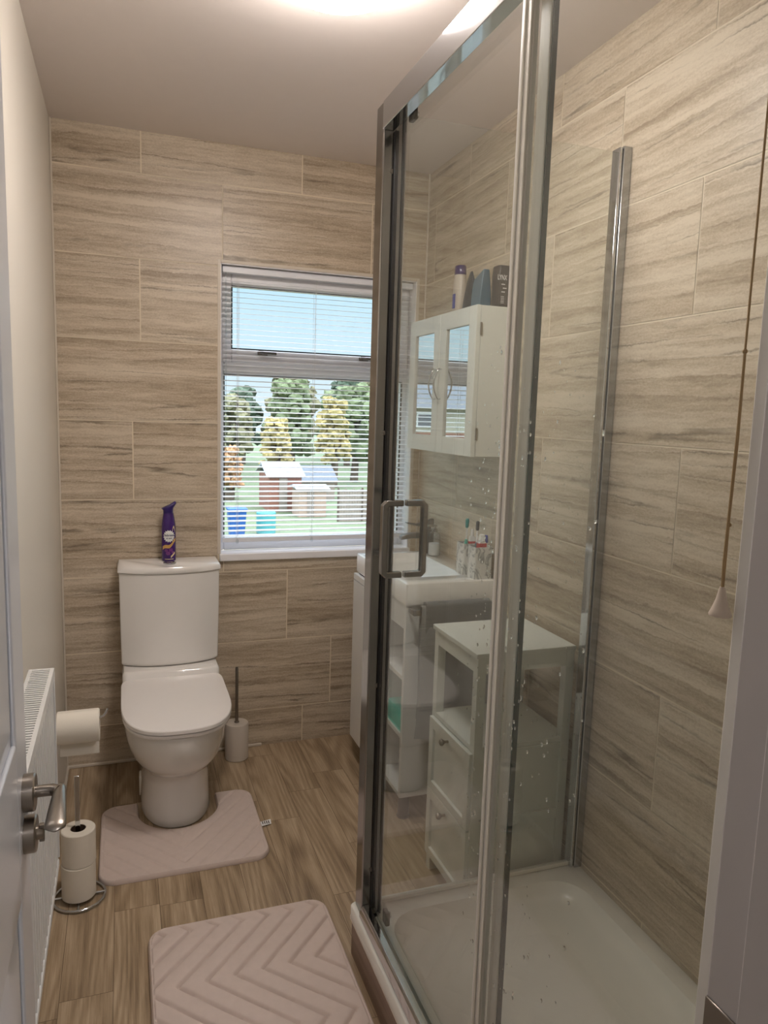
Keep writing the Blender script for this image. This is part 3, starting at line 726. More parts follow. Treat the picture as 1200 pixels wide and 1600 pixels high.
# toilet brush
tb = thing('toilet_brush', 'toilet brush with steel handle in an off-white cup by the toilet', 'toilet brush', (.648, -.085, 0))
bm = BM(); lathe(bm, [(.044, 0), (.0475, .003), (.0475, .146), (.045, .151), (.012, .152)], (.648, -.085, 0), 36); obj('holder_cup', bm, MT['cupm'], tb)
bm = BM(); lathe(bm, [(.010, .150), (.010, .156), (.0062, .158), (.0062, .38), (.005, .385)], (.648, -.085, 0), 20); obj('handle', bm, MT['steel'], tb)

# ------------------------------------------------------------------ bath mats
def inside_rr(x, y, x0, x1, y0, y1, r):
    dx = max(x0+r-x, x-(x1-r), 0); dy = max(y0+r-y, y-(y1-r), 0); return r - math.hypot(dx, dy) if (dx or dy) else min(x-x0, x1-x, y-y0, y1-y)
def plush(name, sdf, x0, x1, y0, y1, groove, step, hgt):
    """quilted pile as a height field, edge following the outline"""
    bm = BM(); nx = int((x1-x0)/step)+1; ny = int((y1-y0)/step)+1; g = {}
    for i in range(nx+1):
        for j in range(ny+1):
            x, y = x0+(x1-x0)*i/nx, y0+(y1-y0)*j/ny
            d = sdf(x, y)
            if d < -step*1.0: continue
            if d < 0:      # pull border vertices on to the outline
                e = 1e-4; gx = (sdf(x+e, y)-sdf(x-e, y))/(2*e); gy = (sdf(x, y+e)-sdf(x, y-e))/(2*e); L2 = max(gx*gx+gy*gy, 1e-6)
                x -= d*gx/L2; y -= d*gy/L2; d = 0
            edge = min(1, max(0, d)/.007); z = hgt*(.25+.75*math.sqrt(max(0, 1-(1-edge)**2)))
            if d > .010: z -= groove(x, y)
            elif d > .007: z -= .0022
            g[i, j] = bm.verts.new((x, y, z))
    for i in range(nx):
        for j in range(ny):
            q = [g.get(k) for k in ((i, j), (i+1, j), (i+1, j+1), (i, j+1))]
            q = [v for v in q if v]
            if len(q) >= 3:
                try: bm.faces.new(q)
                except ValueError: pass
    # skirt down to the floor
    be = [e for e in bm.edges if len(e.link_faces) == 1]
    r = bmesh.ops.extrude_edge_only(bm, edges=be)
    for v in [v for v in r['geom'] if isinstance(v, bmesh.types.BMVert)]: v.co.z = .0006
    return bm
def gr_prof(d, w=.0034, dep=.0085): return dep*math.exp(-(d/w)**2)
def tri(y, y0, p): 
    t = ((y-y0) % p); return min(t, p-t)
def g2(x, y):
    u = x - .332 - .97*tri(y, -1.292, .384); k = round(u/.0695); return gr_prof((u-k*.0695)*.72) - .0035*abs(math.sin(PI*u/.0695))
bm = plush('m', lambda x, y: inside_rr(x, y, .268, .757, -1.895, -1.064, .05), .262, .764, -1.90, -1.058, g2, .0028, .022)
o = tag(obj('bath_mat', bm, MT['mat_pink'], smooth=70), 'dusty pink quilted bath mat with chevron grooves beside the shower', 'bath mat')
def sdf1(x, y):
    d = inside_rr(x, y, .136, .655, -.812, -.372, .055)
    # U-shaped cut-out around the pedestal
    cxn = TCX+.004; dx, dy = x-cxn, y+.440; dh = math.hypot(dx, min(dy, 0)) - .134 if dy < 0 else abs(dx) - .134
    return min(d, dh)
def g1(x, y):
    u = y + .696 - 1.15*abs(x-.39); k = round(u/.076); return gr_prof((u-k*.076)*.65, .0038, .0060)
bm = plush('m', sdf1, .130, .661, -.817, -.367, g1, .0032, .017)
cm = obj('contour_mat', bm, MT['mat_pink'], smooth=70)
tag(cm, 'dusty pink contour mat with U cut-out around the toilet base', 'bath mat')
bm = BM()
vs = [bm.verts.new(p) for p in ((.650, -.628, .006), (.690, -.618, .004), (.693, -.590, .005), (.652, -.600, .006))]; f = bm.faces.new(vs)
r = bmesh.ops.extrude_face_region(bm, geom=[f]); [setattr(v.co, 'z', v.co.z-.0008) for v in r['geom'] if isinstance(v, bmesh.types.BMVert)]
ORG['contour_mat'] = ORG.get(cm.name)
obj('care_label', bm, MT['white'], cm, label='small white care label')
bm = BM()
for k in range(4): box(bm, .660+.007*k, .663+.007*k, -.618, -.600, .0066, .0070)
obj('care_label_print', bm, MT['greyc'], cm)

# ------------------------------------------------------------------ radiator on the left wall
RX0, RX1, RY0, RY1, RZ0, RZ1 = .018, .070, -2.00, -1.20, .335, .821
rad = thing('radiator', 'white ribbed panel radiator mounted on the left wall', 'radiator', (.04, -1.6, RZ0))
bm = BM(); pts = []
y = RY1-.012; 
prof = [(RX1-.002, RY1-.010)]
while y > RY0+.03:
    prof += [(RX1-.002, y), (RX1-.0115, y-.006), (RX1-.0115, y-.014), (RX1-.002, y-.020)]; y -= .0333
prof += [(RX1-.002, RY0), (RX1-.014, RY0), (RX1-.014, RY1-.010)]
loft(bm, [[(x, yy, z) for x, yy in prof] for z in (RZ0+.018, RZ1-.03)]); obj('ribbed_panel', bm, MT['rad'], rad, smooth=0)
bm = BM(); box(bm, RX1-.015, RX1, RY0, RY1-.003, RZ1-.032, RZ1-.006); obj('panel_edge', bm, MT['rad'], rad, bevel=.004)
obj('panel_edge', bx(RX1-.015, RX1, RY0, RY1-.003, RZ0, RZ0+.02), MT['rad'], rad, bevel=.004)
obj('rear_panel', bx(RX0, RX0+.010, RY0, RY1-.003, RZ0, RZ1-.006), MT['rad'], rad, bevel=.002)
obj('side_cover', bx(RX0-.002, RX1+.001, RY1-.003, RY1, RZ0+.02, RZ1), MT['rad'], rad, bevel=.002)
bm = BM(); y = RY1-.004
box(bm, RX0, RX0+.007, RY0, RY1-.003, RZ1-.006, RZ1); box(bm, RX1-.007, RX1+.001, RY0, RY1-.003, RZ1-.006, RZ1)
while y > RY0:
    box(bm, RX0+.007, RX1-.007, y-.0065, y-.0005, RZ1-.004, RZ1-.0005); y -= .0115
obj('top_grille', bm, MT['rad'], rad)
obj('convector_fins', bx(RX0+.012, RX1-.016, RY0+.02, RY1-.02, RZ0+.03, RZ1-.03), MT['radin'], rad)
for y in (RY1-.12, RY0+.15): obj('bracket', bx(.0, RX0+.001, y-.015, y+.015, RZ0+.05, RZ1-.06), MT['rad'], rad)

# wall toilet roll on its hook holder
hol = thing('toilet_roll_holder', 'chrome wire toilet roll holder fixed to the left wall', 'toilet roll holder', (0, -1.06, .62))
bm = BM(); lathe(bm, [(.020, .0), (.020, .004), (.012, .007)], (0.0, -1.06, .640), 24, 'X'); obj('wall_plate', bm, MT['chrome'], hol)
bm = BM(); tube(bm, [(.005, -1.06, .640), (.04, -1.06, .634), (.10, -1.06, .631), (.158, -1.06, .632), (.170, -1.06, .637), (.177, -1.06, .647), (.180, -1.06, .655)], .0032, 10); obj('hook_arm', bm, MT['chrome'], hol, smooth=80)
def roll(name, c, axis, R, h, label, group=None, sheet=False):
    t = thing(name, label, 'toilet roll', c, group)
    bm = BM(); n = 40
    def P(r, a, k):
        u, v = r*math.cos(a), r*math.sin(a)
        return (c[0]+k, c[1]+u, c[2]+v) if axis == 'X' else (c[0]+u, c[1]+v, c[2]+k)
    prof = [(R-.002, 0), (R, .002), (R, h-.002), (R-.002, h), (.021, h), (.021, 0)]
    rs = [ring(bm, [P(r, 2*PI*i/n, k) for i in range(n)]) for r, k in prof]
    for a, b in zip(rs, rs[1:]+rs[:1]): bridge(bm, a, b)
    obj('paper', bm, MT['paper'], t, smooth=40)
    bm = BM(); rs = [ring(bm, [P(r, 2*PI*i/n, k) for i in range(n)]) for r, k in ((.0208, .001), (.0208, h-.001), (.0198, h-.001), (.0198, .001))]
    for a, b in zip(rs, rs[1:]+rs[:1]): bridge(bm, a, b)
    obj('cardboard_core', bm, MT['card'], t)
    return t
RC = (.060, -1.06, .6145)
t = roll('toilet_roll', RC, 'X', .0405, .100, 'white toilet roll hanging on the wall holder with its sheet down')
bm = BM(); rows = []
for i in range(12):
    s = i/11
    if s < .35: a = s/.35*PI*.5; rows.append((RC[1]+.0412*math.sin(a), RC[2]+.0412*math.cos(a)))
    else: q = (s-.35)/.65; rows.append((RC[1]+.0412-.006*math.sin(q*1.5), RC[2]-.092*q))
L_ = [[bm.verts.new((x, y+o, z)) for y, z in rows] for x, o in ((.063, 0), (.157, 0), (.157, .0006), (.063, .0006))]
for a, b in zip(L_, L_[1:]+L_[:1]):
    for i in range(len(rows)-1): bm.faces.new((a[i], a[i+1], b[i+1], b[i]))
bm.faces.new([l[0] for l in L_]); bm.faces.new([l[-1] for l in L_][::-1])
obj('hanging_sheet', bm, MT['paper'], t, smooth=60)
# stand with two spare rolls
SX, SY = .088, -.838
st = thing('toilet_roll_stand', 'chrome floor stand with upright bar holding spare toilet rolls', 'toilet roll stand', (SX, SY, 0))
bm = BM(); tube(bm, [(SX+.070*math.cos(2*PI*i/40), SY+.070*math.sin(2*PI*i/40), .006) for i in range(40)], .0042, 10, closed=True); obj('base_ring', bm, MT['chrome'], st, smooth=80)
bm = BM(); tube(bm, [(SX-.070, SY, .008), (SX+.070, SY, .008)], .0036, 8); tube(bm, [(SX, SY-.070, .008), (SX, SY+.070, .008)], .0036, 8); obj('cross_bars', bm, MT['chrome'], st, smooth=80)
obj('upright_bar', bx(SX-.0065, SX+.0065, SY-.002, SY+.002, .008, .375), MT['chrome'], st, bevel=.001)
roll('toilet_roll', (SX-.001, SY, .0125), 'Z', .0465, .103, 'spare toilet roll at the bottom of the floor stand', 'spare toilet rolls on the stand')
roll('toilet_roll', (SX+.001, SY+.001, .1160), 'Z', .0465, .100, 'spare toilet roll on top of the other on the floor stand', 'spare toilet rolls on the stand')

# ------------------------------------------------------------------ vanity unit with basin
VX, VY0, VY1, VZ = 1.108, -.745, -.200, .860
va = thing('vanity_unit', 'white vanity unit with rectangular basin on the right wall under the mirror cabinet', 'vanity unit', (1.3, -.35, 0))
bm = BM()
loft(bm, [rrect(VX, W-.002, VY0-.008, VY1+.004, .008, VZ-.072), rrect(VX, W-.002, VY0-.008, VY1+.004, .008, VZ-.003), rrect(VX+.003, W-.005, VY0-.005, VY1+.001, .008, VZ),
          rrect(VX+.018, 1.362, VY0+.085, VY1-.03, .03, VZ), rrect(VX+.024, 1.357, VY0+.092, VY1-.036, .03, VZ-.008), rrect(VX+.045, 1.345, VY0+.115, VY1-.06, .04, VZ-.055), rrect(VX+.085, 1.31, VY0+.17, VY1-.11, .04, VZ-.080)])
obj('basin', bm, MT['ceramic'], va, smooth=50)
bm = BM(); lathe(bm, [(.020, 0), (.020, .003), (.013, .006), (.004, .006)], (VX+.12, -.40, VZ-.080), 24); obj('basin_waste', bm, MT['chrome'], va)
bm = BM()
for i in range(1): lathe(bm, [(.0145, .003), (.0145, -.002), (.009, -.004), (.008, .002)], (1.3515, -.315, VZ-.028), 24, 'X')
obj('overflow_ring', bm, MT['chrome'], va)
CY0, CY1, CYs = VY0, VY1-.005, -.520     # carcass extents and the divider between shelves and door
bm = BM(); t_ = .016
box(bm, VX+.004, W-.003, CY0, CY0+t_, .098, VZ-.0725)              # near side
box(bm, VX+.004, W-.003, CY1-t_, CY1, .098, VZ-.0725)
box(bm, VX+.004, W-.003, CYs-t_/2, CYs+t_/2, .114, VZ-.0725)
box(bm, VX+.004, W-.003, CY0+t_, CY1-t_, .098, .114)
box(bm, W-.012, W-.003, CY0+t_, CY1-t_, .114, VZ-.0725)
box(bm, VX+.004, VX+.020, CY0+t_, CYs-t_/2, .700, VZ-.0725)
obj('carcass', bm, MT['gloss'], va, bevel=.001)
for z in (.525, .318): obj('shelf', bx(VX+.006, W-.013, CY0+t_, CYs-t_/2, z-.008, z+.008), MT['gloss'], va, bevel=.001)
obj('door', bx(VX-.013, VX+.003, CYs+.002, CY1, .098, VZ-.105), MT['gloss'], va, bevel=.0015)
obj('drawer_front', bx(VX-.013, VX+.003, CYs+.002, CY1, VZ-.102, VZ-.078), MT['gloss'], va, bevel=.0015)
for x in (VX+.04, W-.06):
    for y in (CY0+.05, CY1-.08):
        bm = BM(); lathe(bm, [(.022, 0), (.024, .004), (.020, .008), (.020, .098)], (x, y, 0), 20); obj('foot', bm, MT['black'], va)
# towel rail on the near side
rl = obj('towel_rail', (lambda b: (box(b, VX+.012, W-.004, VY0-.052, VY0-.044, .762, .780), box(b, VX+.012, VX+.020, VY0-.052, VY0-.001, .762, .780), box(b, W-.030, W-.022, VY0-.052, VY0-.001, .762, .780), b)[-1])(BM()), MT['chromed'], va, bevel=.001)
def towel(name, x0, x1, yc, ztop, zf, zb, th, m, label, wav, seed):
    """cloth folded over the rail: front flap, fold, back flap"""
    rnd = random.Random(seed); bm = BM(); nx = 22; ph = rnd.uniform(0, 6)
    path = []
    for i in range(13): path.append((-1, zf+(ztop-zf)*i/12))
    for i in range(1, 6): a = PI*i/6; path.append((-math.cos(a), ztop+.007*math.sin(a)))
    for i in range(13): path.append((1, ztop-(ztop-zb)*i/12))
    def surf(off):
        g = []
        for k in range(nx+1):
            s = k/nx; col = []
            for sd_, z in path:
                dwn = max(0, ztop-z); y = yc + sd_*(.0075+off) + (wav*math.sin(s*9+ph+z*3)*dwn*1.0 - .02*dwn*dwn)*(1 if sd_ < 0 else .25)*1.0
                x = x0+(x1-x0)*s + (.012*math.sin(z*14+ph)*dwn if k in (0, nx) else 0)
                col.append(bm.verts.new((x, min(y, VY0-.0045) if sd_ < 0 or True else y, z + (off if abs(sd_) < .99 else 0))))
            g.append(col)
        return g
    A, B = surf(0.0), surf(th); n = len(path)
    for k in range(nx):
        for i in range(n-1):
            bm.faces.new((A[k][i], A[k+1][i], A[k+1][i+1], A[k][i+1])); bm.faces.new((B[k][i+1], B[k+1][i+1], B[k+1][i], B[k][i]))
    for i in range(n-1):
        bm.faces.new((A[0][i+1], B[0][i+1], B[0][i], A[0][i])); bm.faces.new((A[nx][i], B[nx][i], B[nx][i+1], A[nx][i+1]))
    for k in range(nx):
        bm.faces.new((A[k][0], B[k][0], B[k+1][0], A[k+1][0])); bm.faces.new((A[k+1][n-1], B[k+1][n-1], B[k][n-1], A[k][n-1]))
    return tag(obj(name, bm, m, smooth=70), label, 'towel')
towel('hand_towel', 1.146, 1.405, VY0-.048, .785, .330, .40, .0035, MT['towel2'], 'long light grey towel hanging on the vanity rail, behind the short one', .05, 1)
towel('hand_towel', 1.160, 1.395, VY0-.0475, .792, .632, .66, .0080, MT['towel'], 'short folded dark grey towel on the vanity rail, over the long one', .03, 2)
# contents of the shelves
bm = BM(); rings = []
for z, d in ((.3265, .0), (.330, .004), (.366, .002), (.384, .012)): rings.append(rrect(VX+.012+d, 1.40-d, CY0+.020+d, CYs-.014-d, .015, z))
loft(bm, rings); tag(obj('storage_basket', bm, MT['teal'], smooth=50), 'teal plastic basket on the open shelf of the vanity unit', 'basket')
for i, (z, dz, m_) in enumerate(((.115, .075, 'towel'), (.191, .065, 'towel2'))):
    bm = BM(); rings = []
    for k in range(9):
        s = k/8; y = CY0+.024+(CYs-CY0-.05)*s
        rings.append([(1.27+.095*math.cos(a)*(1-.06*math.sin(s*7)), y, z+dz/2+(dz/2)*math.sin(a)*(1-.1*(k % 2)*(1 if math.sin(a) > 0 else 0))) for a in [2*PI*q/20 for q in range(20)]])
    loft(bm, rings); tag(obj('rolled_towel', bm, MT[m_], smooth=60), ('darker grey rolled towel lying on the bottom shelf of the vanity' if i == 0 else 'lighter grey rolled towel on top of another in the vanity bottom shelf'), 'towel')
# mixer tap
TPX, TPY = 1.398, -.232
tap = thing('mixer_tap', 'chrome square mixer tap standing on the basin ledge', 'tap', (TPX, TPY, VZ))
bm = BM(); loft(bm, [rrect(TPX-.022, TPX+.022, TPY-.022, TPY+.022, .008, VZ+z) for z in (0, .090)] + [rrect(TPX-.020, TPX+.020, TPY-.020, TPY+.020, .008, VZ+.098)]); obj('tap_body', bm, MT['tapm'], tap, smooth=50)
bm = BM(); loft(bm, [[(x, TPY-.016, VZ+z0), (x, TPY+.016, VZ+z0), (x, TPY+.016, VZ+z1), (x, TPY-.016, VZ+z1)] for x, z0, z1 in ((TPX-.010, .060, .086), (TPX-.075, .062, .083), (TPX-.118, .056, .074))]); obj('spout', bm, MT['tapm'], tap, bevel=.004, smooth=40)
bm = BM(); loft(bm, [[(x, TPY-.015, VZ+z0), (x, TPY+.015, VZ+z0), (x, TPY+.015, VZ+z1), (x, TPY-.015, VZ+z1)] for x, z0, z1 in ((TPX+.022, .118, .140), (TPX-.015, .104, .126), (TPX-.050, .112, .120), (TPX-.095, .122, .127))]); box(bm, TPX-.012, TPX+.012, TPY-.012, TPY+.012, VZ+.097, VZ+.112); obj('lever', bm, MT['tapm'], tap, bevel=.003)
# soap dispenser
SPX, SPY = 1.400, -.300
sd_ = thing('soap_dispenser', 'clear soap bottle with milky soap standing beside the tap', 'soap dispenser', (SPX, SPY, VZ))
bm = BM(); lathe(bm, [(.022, 0), (.024, .003), (.024, .080), (.018, .092), (.011, .098)], (SPX, SPY, VZ), 28); obj('bottle', bm, MT['clear'], sd_, smooth=50)
bm = BM(); lathe(bm, [(.020, .002), (.022, .005), (.022, .050), (.01, .052)], (SPX, SPY, VZ), 24); obj('liquid_soap', bm, MT['soap'], sd_)
bm = BM(); lathe(bm, [(.012, .097), (.012, .108), (.006, .110), (.005, .120)], (SPX, SPY, VZ), 20); box(bm, SPX-.032, SPX+.008, SPY-.006, SPY+.006, VZ+.118, VZ+.125); obj('pump', bm, MT['silver'], sd_)
# two marble tumblers
def tumbler(x, y, label):
    t = BM(); h = .112; a = .034
    b_ = .030
    loft(t, [rrect(x-a, x+a, y-b_, y+b_, .007, VZ), rrect(x-a, x+a, y-b_, y+b_, .007, VZ+h), rrect(x-a+.004, x+a-.004, y-b_+.004, y+b_-.004, .005, VZ+h), rrect(x-a+.004, x+a-.004, y-b_+.004, y+b_-.004, .005, VZ+.008)])
    return tag(obj('tumbler', t, MT['marble'], smooth=40), label, 'tumbler')
T1, T2 = (1.390, -.630), (1.398, -.706)
tumbler(*T1, 'square marble-effect tumbler nearer the tap holding a teal toothbrush')
tumbler(*T2, 'square marble-effect tumbler at the basin corner holding toothpaste')
def brush(p, top, m_, label):
    t = thing('toothbrush', label, 'toothbrush', p)
    p, top = Vector(p), Vector(top); d = (top-p)
    bm = BM(); tube(bm, [p+d*s for s in (0, .25, .5, .62, .84)], .004, 10, radii=[.0045, .005, .0045, .003, .0028]); obj('brush_handle', bm, MT['white'], t, smooth=80)
    bm = BM(); tube(bm, [p+d*s for s in (.40, .44, .56, .60)], .005, 10, radii=[.004, .0058, .0058, .004]); obj('grip', bm, MT[m_], t, smooth=80)
    bm = BM(); tube(bm, [p+d*s for s in (.82, .84, .97, 1.0)], .006, 10, radii=[.004, .0062, .0068, .004]); obj('brush_head', bm, MT['tealc' if m_ == 'teal' else 'dgrey'], t, smooth=80)
brush((T1[0]-.01, T1[1]+.006, VZ+.012), (T1[0]-.014, T1[1]-.010, VZ+.200), 'teal', 'white and teal toothbrush standing in the tumbler nearer the tap')
brush((T2[0]-.016, T2[1]+.004, VZ+.012), (T2[0]-.006, T2[1]+.016, VZ+.198), 'slate', 'dark-headed toothbrush standing behind the toothpaste tubes')
def tpaste(c, w, d, h, cap, stripe, label, capm='white'):
    t = thing('toothpaste', label, 'toothpaste', (c[0], c[1], c[2]))
    x, y, z = c
    bm = BM(); loft(bm, [rrect(x-w*.5*k, x+w*.5*k, y-d*.5*q, y+d*.5*q, min(.004, d*.2), z+hh) for k, q, hh in ((1, .35, 0), (1, .9, h*.4), (1, 1, h*.9), (.8, .8, h))]); obj('tube', bm, MT['white'], t, smooth=50)
    bm = BM(); loft(bm, [rrect(x-w*.51, x+w*.51, y-d*.51, y+d*.51, min(.004, d*.2), z+hh) for hh in (h*stripe[0], h*stripe[1])]); obj('tube_print', bm, MT['red'], t, smooth=50)
    if cap: bm = BM(); lathe(bm, [(cap*.9, h), (cap, h+.002), (cap*.8, h+.024), (cap*.6, h+.026)], (x, y, z), 18); obj('cap', bm, MT[capm], t)
tpaste((T1[0]+.004, T1[1]-.017, VZ+.009), .024, .013, .128, .006, (.72, .86), 'slim white and red toothpaste tube beside the teal toothbrush')
tpaste((T2[0]+.000, T2[1]-.008, VZ+.009), .030, .024, .120, .012, (.80, .96), 'wide white toothpaste tube with a red band, in the corner tumbler')
tpaste((T2[0]+.021, T2[1]+.006, VZ+.009), .014, .022, .114, .011, (.70, .85), 'toothpaste tube with a blue cap at the right of the tumbler', 'blue')

# ------------------------------------------------------------------ mirror cabinet
MX, MY0, MY1, MZ0, MZ1 = 1.300, -.792, -.222, 1.287, 1.775
mc = thing('mirror_cabinet', 'white wall cabinet with two mirrored doors above the basin', 'cabinet', (1.38, -.5, MZ0))
obj('cabinet_body', bx(MX+.017, W-.0022, MY0, MY1, MZ0+.001, MZ1-.001), MT['lacq'], mc, bevel=.001)
mid = (MY0+MY1)/2
for y0, y1, s in ((MY0, mid-.0012, 1), (mid+.0012, MY1, -1)):
    bm = BM(); fw = .052
    for a in ((y0, y0+fw, MZ0, MZ1), (y1-fw, y1, MZ0, MZ1), (y0+fw, y1-fw, MZ0, MZ0+.058), (y0+fw, y1-fw, MZ1-.058, MZ1)): box(bm, MX, MX+.016, a[0], a[1], a[2], a[3])
    d = obj('door', bm, MT['lacq'], mc, bevel=.0012)
    obj('mirror', bx(MX+.007, MX+.011, y0+fw-.003, y1-fw+.003, MZ0+.055, MZ1-.055), MT['mirror'], d)
    hy_ = (y1-.022) if s == 1 else (y0+.022)
    bm = BM(); tube(bm, [(MX, hy_, 1.478), (MX-.010, hy_, 1.476)] + [(MX-.012-.016*math.sin(PI*i/12), hy_-s*.0-.0*i, 1.476+.106*i/12) for i in range(1, 12)] + [(MX-.010, hy_, 1.584), (MX, hy_, 1.582)], .0032, 8)
    obj('handle', bm, MT['chrome'], d, smooth=80)
for z in (MZ0+.075, MZ1-.075):
    bm = BM(); lathe(bm, [(.0035, -.02), (.0035, .02)], (MX+.017, MY0-.0025, z), 10); obj('hinge', bm, MT['steel'], mc)

# bottles and tubes on top of the cabinet
zt = MZ1 + .0004
t = thing('shampoo_bottle', 'cream bottle with dark blue cap standing on the mirror cabinet', 'bottle', (1.372, -.493, zt))
def oval(c, a, b, z, n=24): return [(c[0]+a*math.cos(2*PI*i/n), c[1]+b*math.sin(2*PI*i/n), z) for i in range(n)]
c_ = (1.372, -.500)
bm = BM(); loft(bm, [oval(c_, a, b, zt+z) for a, b, z in ((.018, .024, 0), (.021, .029, .004), (.022, .031, .06), (.021, .029, .12), (.019, .024, .142))]); obj('bottle', bm, MT['cupm'], t, smooth=60)
bm = BM(); loft(bm, [oval(c_, a, b, zt+z) for a, b, z in ((.0195, .0245, .142), (.020, .025, .144), (.0195, .0235, .171), (.017, .021, .174))]); obj('cap', bm, MT['purple2'], t, smooth=50, label='dark blue cap')
bm = BM(); box(bm, 1.349, 1.3505, -.512, -.492, zt+.025, zt+.075); obj('label_panel', bm, MT['blue'], t)
def tube_up(name, c, a, b, h, m, label, capm=None):
    t = thing(name, label, 'tube', (*c, zt))
    bm = BM(); loft(bm, [oval(c, x_, y_, zt+z) for x_, y_, z in ((a*.92, b*.8, .0), (a, b*.85, .02), (a*.8, b*.75, h*.4), (a*.5, b*.5, h*.75), (.0015, b*.18, h))]); obj('tube', bm, MT[m], t, smooth=60); return t
tube_up('cream_tube', (1.372, -.590), .022, .050, .140, 'dgrey', 'dark pointed squeeze tube on the mirror cabinet beside the cream bottle')
t = thing('lotion_tube', 'slanted blue-grey tube on the mirror cabinet between the dark bottles', 'tube', (1.372, -.672, zt))
bm = BM(); loft(bm, [[(1.372+dx*w, -.672+dy*d_+sh, zt+z+(0 if z < .1 else dy*-.012)) for dx, dy in ((-1, -1), (1, -1), (1, 1), (-1, 1))] for w, d_, z, sh in ((.021, .034, 0, 0), (.020, .035, .05, 0), (.016, .034, .09, 0), (.011, .033, .118, 0))]); obj('tube', bm, MT['slate'], t, bevel=.003)
t = thing('shower_gel_bottle', 'charcoal shower gel bottle standing at the near end of the mirror cabinet', 'bottle', (1.411, -.750, zt))
c_ = (1.411, -.750)
bm = BM(); loft(bm, [[(c_[0]+dx*a, c_[1]+dy*b, zt+z) for dx, dy in ((-1, -.55), (-.8, -1), (.8, -1), (1, -.55), (1, .55), (.8, 1), (-.8, 1), (-1, .55))] for a, b, z in ((.030, .024, 0), (.0315, .026, .004), (.033, .027, .10), (.031, .026, .128), (.028, .022, .133))]); obj('bottle', bm, MT['greyc'], t, bevel=.002)
text_mesh('label_lettering', 'LYNX', .022, lambda x, y, z: (c_[0]-.018+x*.6, c_[1]-.0272-z, zt+.092+y), MT['white'], t, bold=.0004)
bm = BM()
for k, (x_, z_) in enumerate(((-.020, .070), (-.014, .058), (-.019, .046))): box(bm, c_[0]+x_, c_[0]+x_+.013, c_[1]-.0275, c_[1]-.027, zt+z_, zt+z_+.003)
for k in range(5): box(bm, c_[0]-.02, c_[0]-.008, c_[1]-.0272, c_[1]-.0267, zt+.012+.005*k, zt+.0135+.005*k)
obj('label_print', bm, MT['white'], t)

# ------------------------------------------------------------------ small floor cabinet
FX0, FX1, FY0, FY1, FZ = 1.115, 1.418, -1.272, -.985, .790
fc = thing('storage_cabinet', 'small white floor cabinet with open shelf and two drawers beside the vanity', 'cabinet', (1.26, -1.14, 0))
obj('cabinet_top', bx(FX0-.006, FX1+.002, FY0-.003, FY1+.006, FZ-.014, FZ), MT['lacq'], fc, bevel=.002)
lg = .026
for x, y in ((FX0, FY0), (FX0, FY1-lg), (FX1-lg, FY0), (FX1-lg, FY1-lg)):
    obj('leg', bx(x, x+lg, y, y+lg, 0, FZ-.014), MT['lacq'], fc, bevel=.001)
bm = BM()
def rails(z0, z1, sides=True):
    box(bm, FX0+.001, FX0+.017, FY0+lg, FY1-lg, z0, z1)
    if sides:
        box(bm, FX0+lg, FX1-lg, FY0+.001, FY0+.016, z0, z1); box(bm, FX0+lg, FX1-lg, FY1-.016, FY1-.001, z0, z1)
    box(bm, FX1-.016, FX1-.001, FY0+lg, FY1-lg, z0, z1)
rails(FZ-.058, FZ-.0145)
obj('top_frame', bm, MT['lacq'], fc, bevel=.001)
for a, b in ((.275, .305), (.045, .085), (.500, .5055)): obj('side_rail', bx(FX0+lg, FX1-lg, FY0+.001, FY0+.016, a, b), MT['lacq'], fc, bevel=.001)
obj('shelf', bx(FX0+.001, FX1-.001, FY0+.004, FY1-.004, .506, .520), MT['lacq'], fc, bevel=.001)
bm = BM(); box(bm, FX0+lg, FX1-lg, FY0+.008, FY0+.014, .05, .506); box(bm, FX0+lg, FX1-lg, FY1-.014, FY1-.008, .05, .506); box(bm, FX1-.014, FX1-.008, FY0+lg, FY1-lg, .05, .506); box(bm, FX0+.03, FX1-.014, FY0+.014, FY1-.014, .05, .058)
obj('side_panels', bm, MT['lacq'], fc)
for z0, z1 in ((.278, .5035), (.058, .275)):
    bm = BM(); f_ = .026; y0, y1 = FY0+.006, FY1-.006
    for a in ((y0, y0+f_, z0, z1), (y1-f_, y1, z0, z1), (y0+f_, y1-f_, z0, z0+f_), (y0+f_, y1-f_, z1-f_-.006, z1)): box(bm, FX0-.010, FX0+.004, a[0], a[1], a[2], a[3])
    box(bm, FX0-.002, FX0+.004, y0+f_, y1-f_, z0+f_, z1-f_)
    dr = obj('drawer', bm, MT['lacq'], fc, bevel=.0015)
    kz = z1-.024; ky = (y0+y1)/2
    bm = BM(); lathe(bm, [(.004, 0), (.0035, -.010), (.009, -.017), (.0105, -.021), (.008, -.026), (.003, -.028)], (FX0-.010, ky, kz), 20, 'X'); obj('knob', bm, MT['steel'], dr, smooth=60)

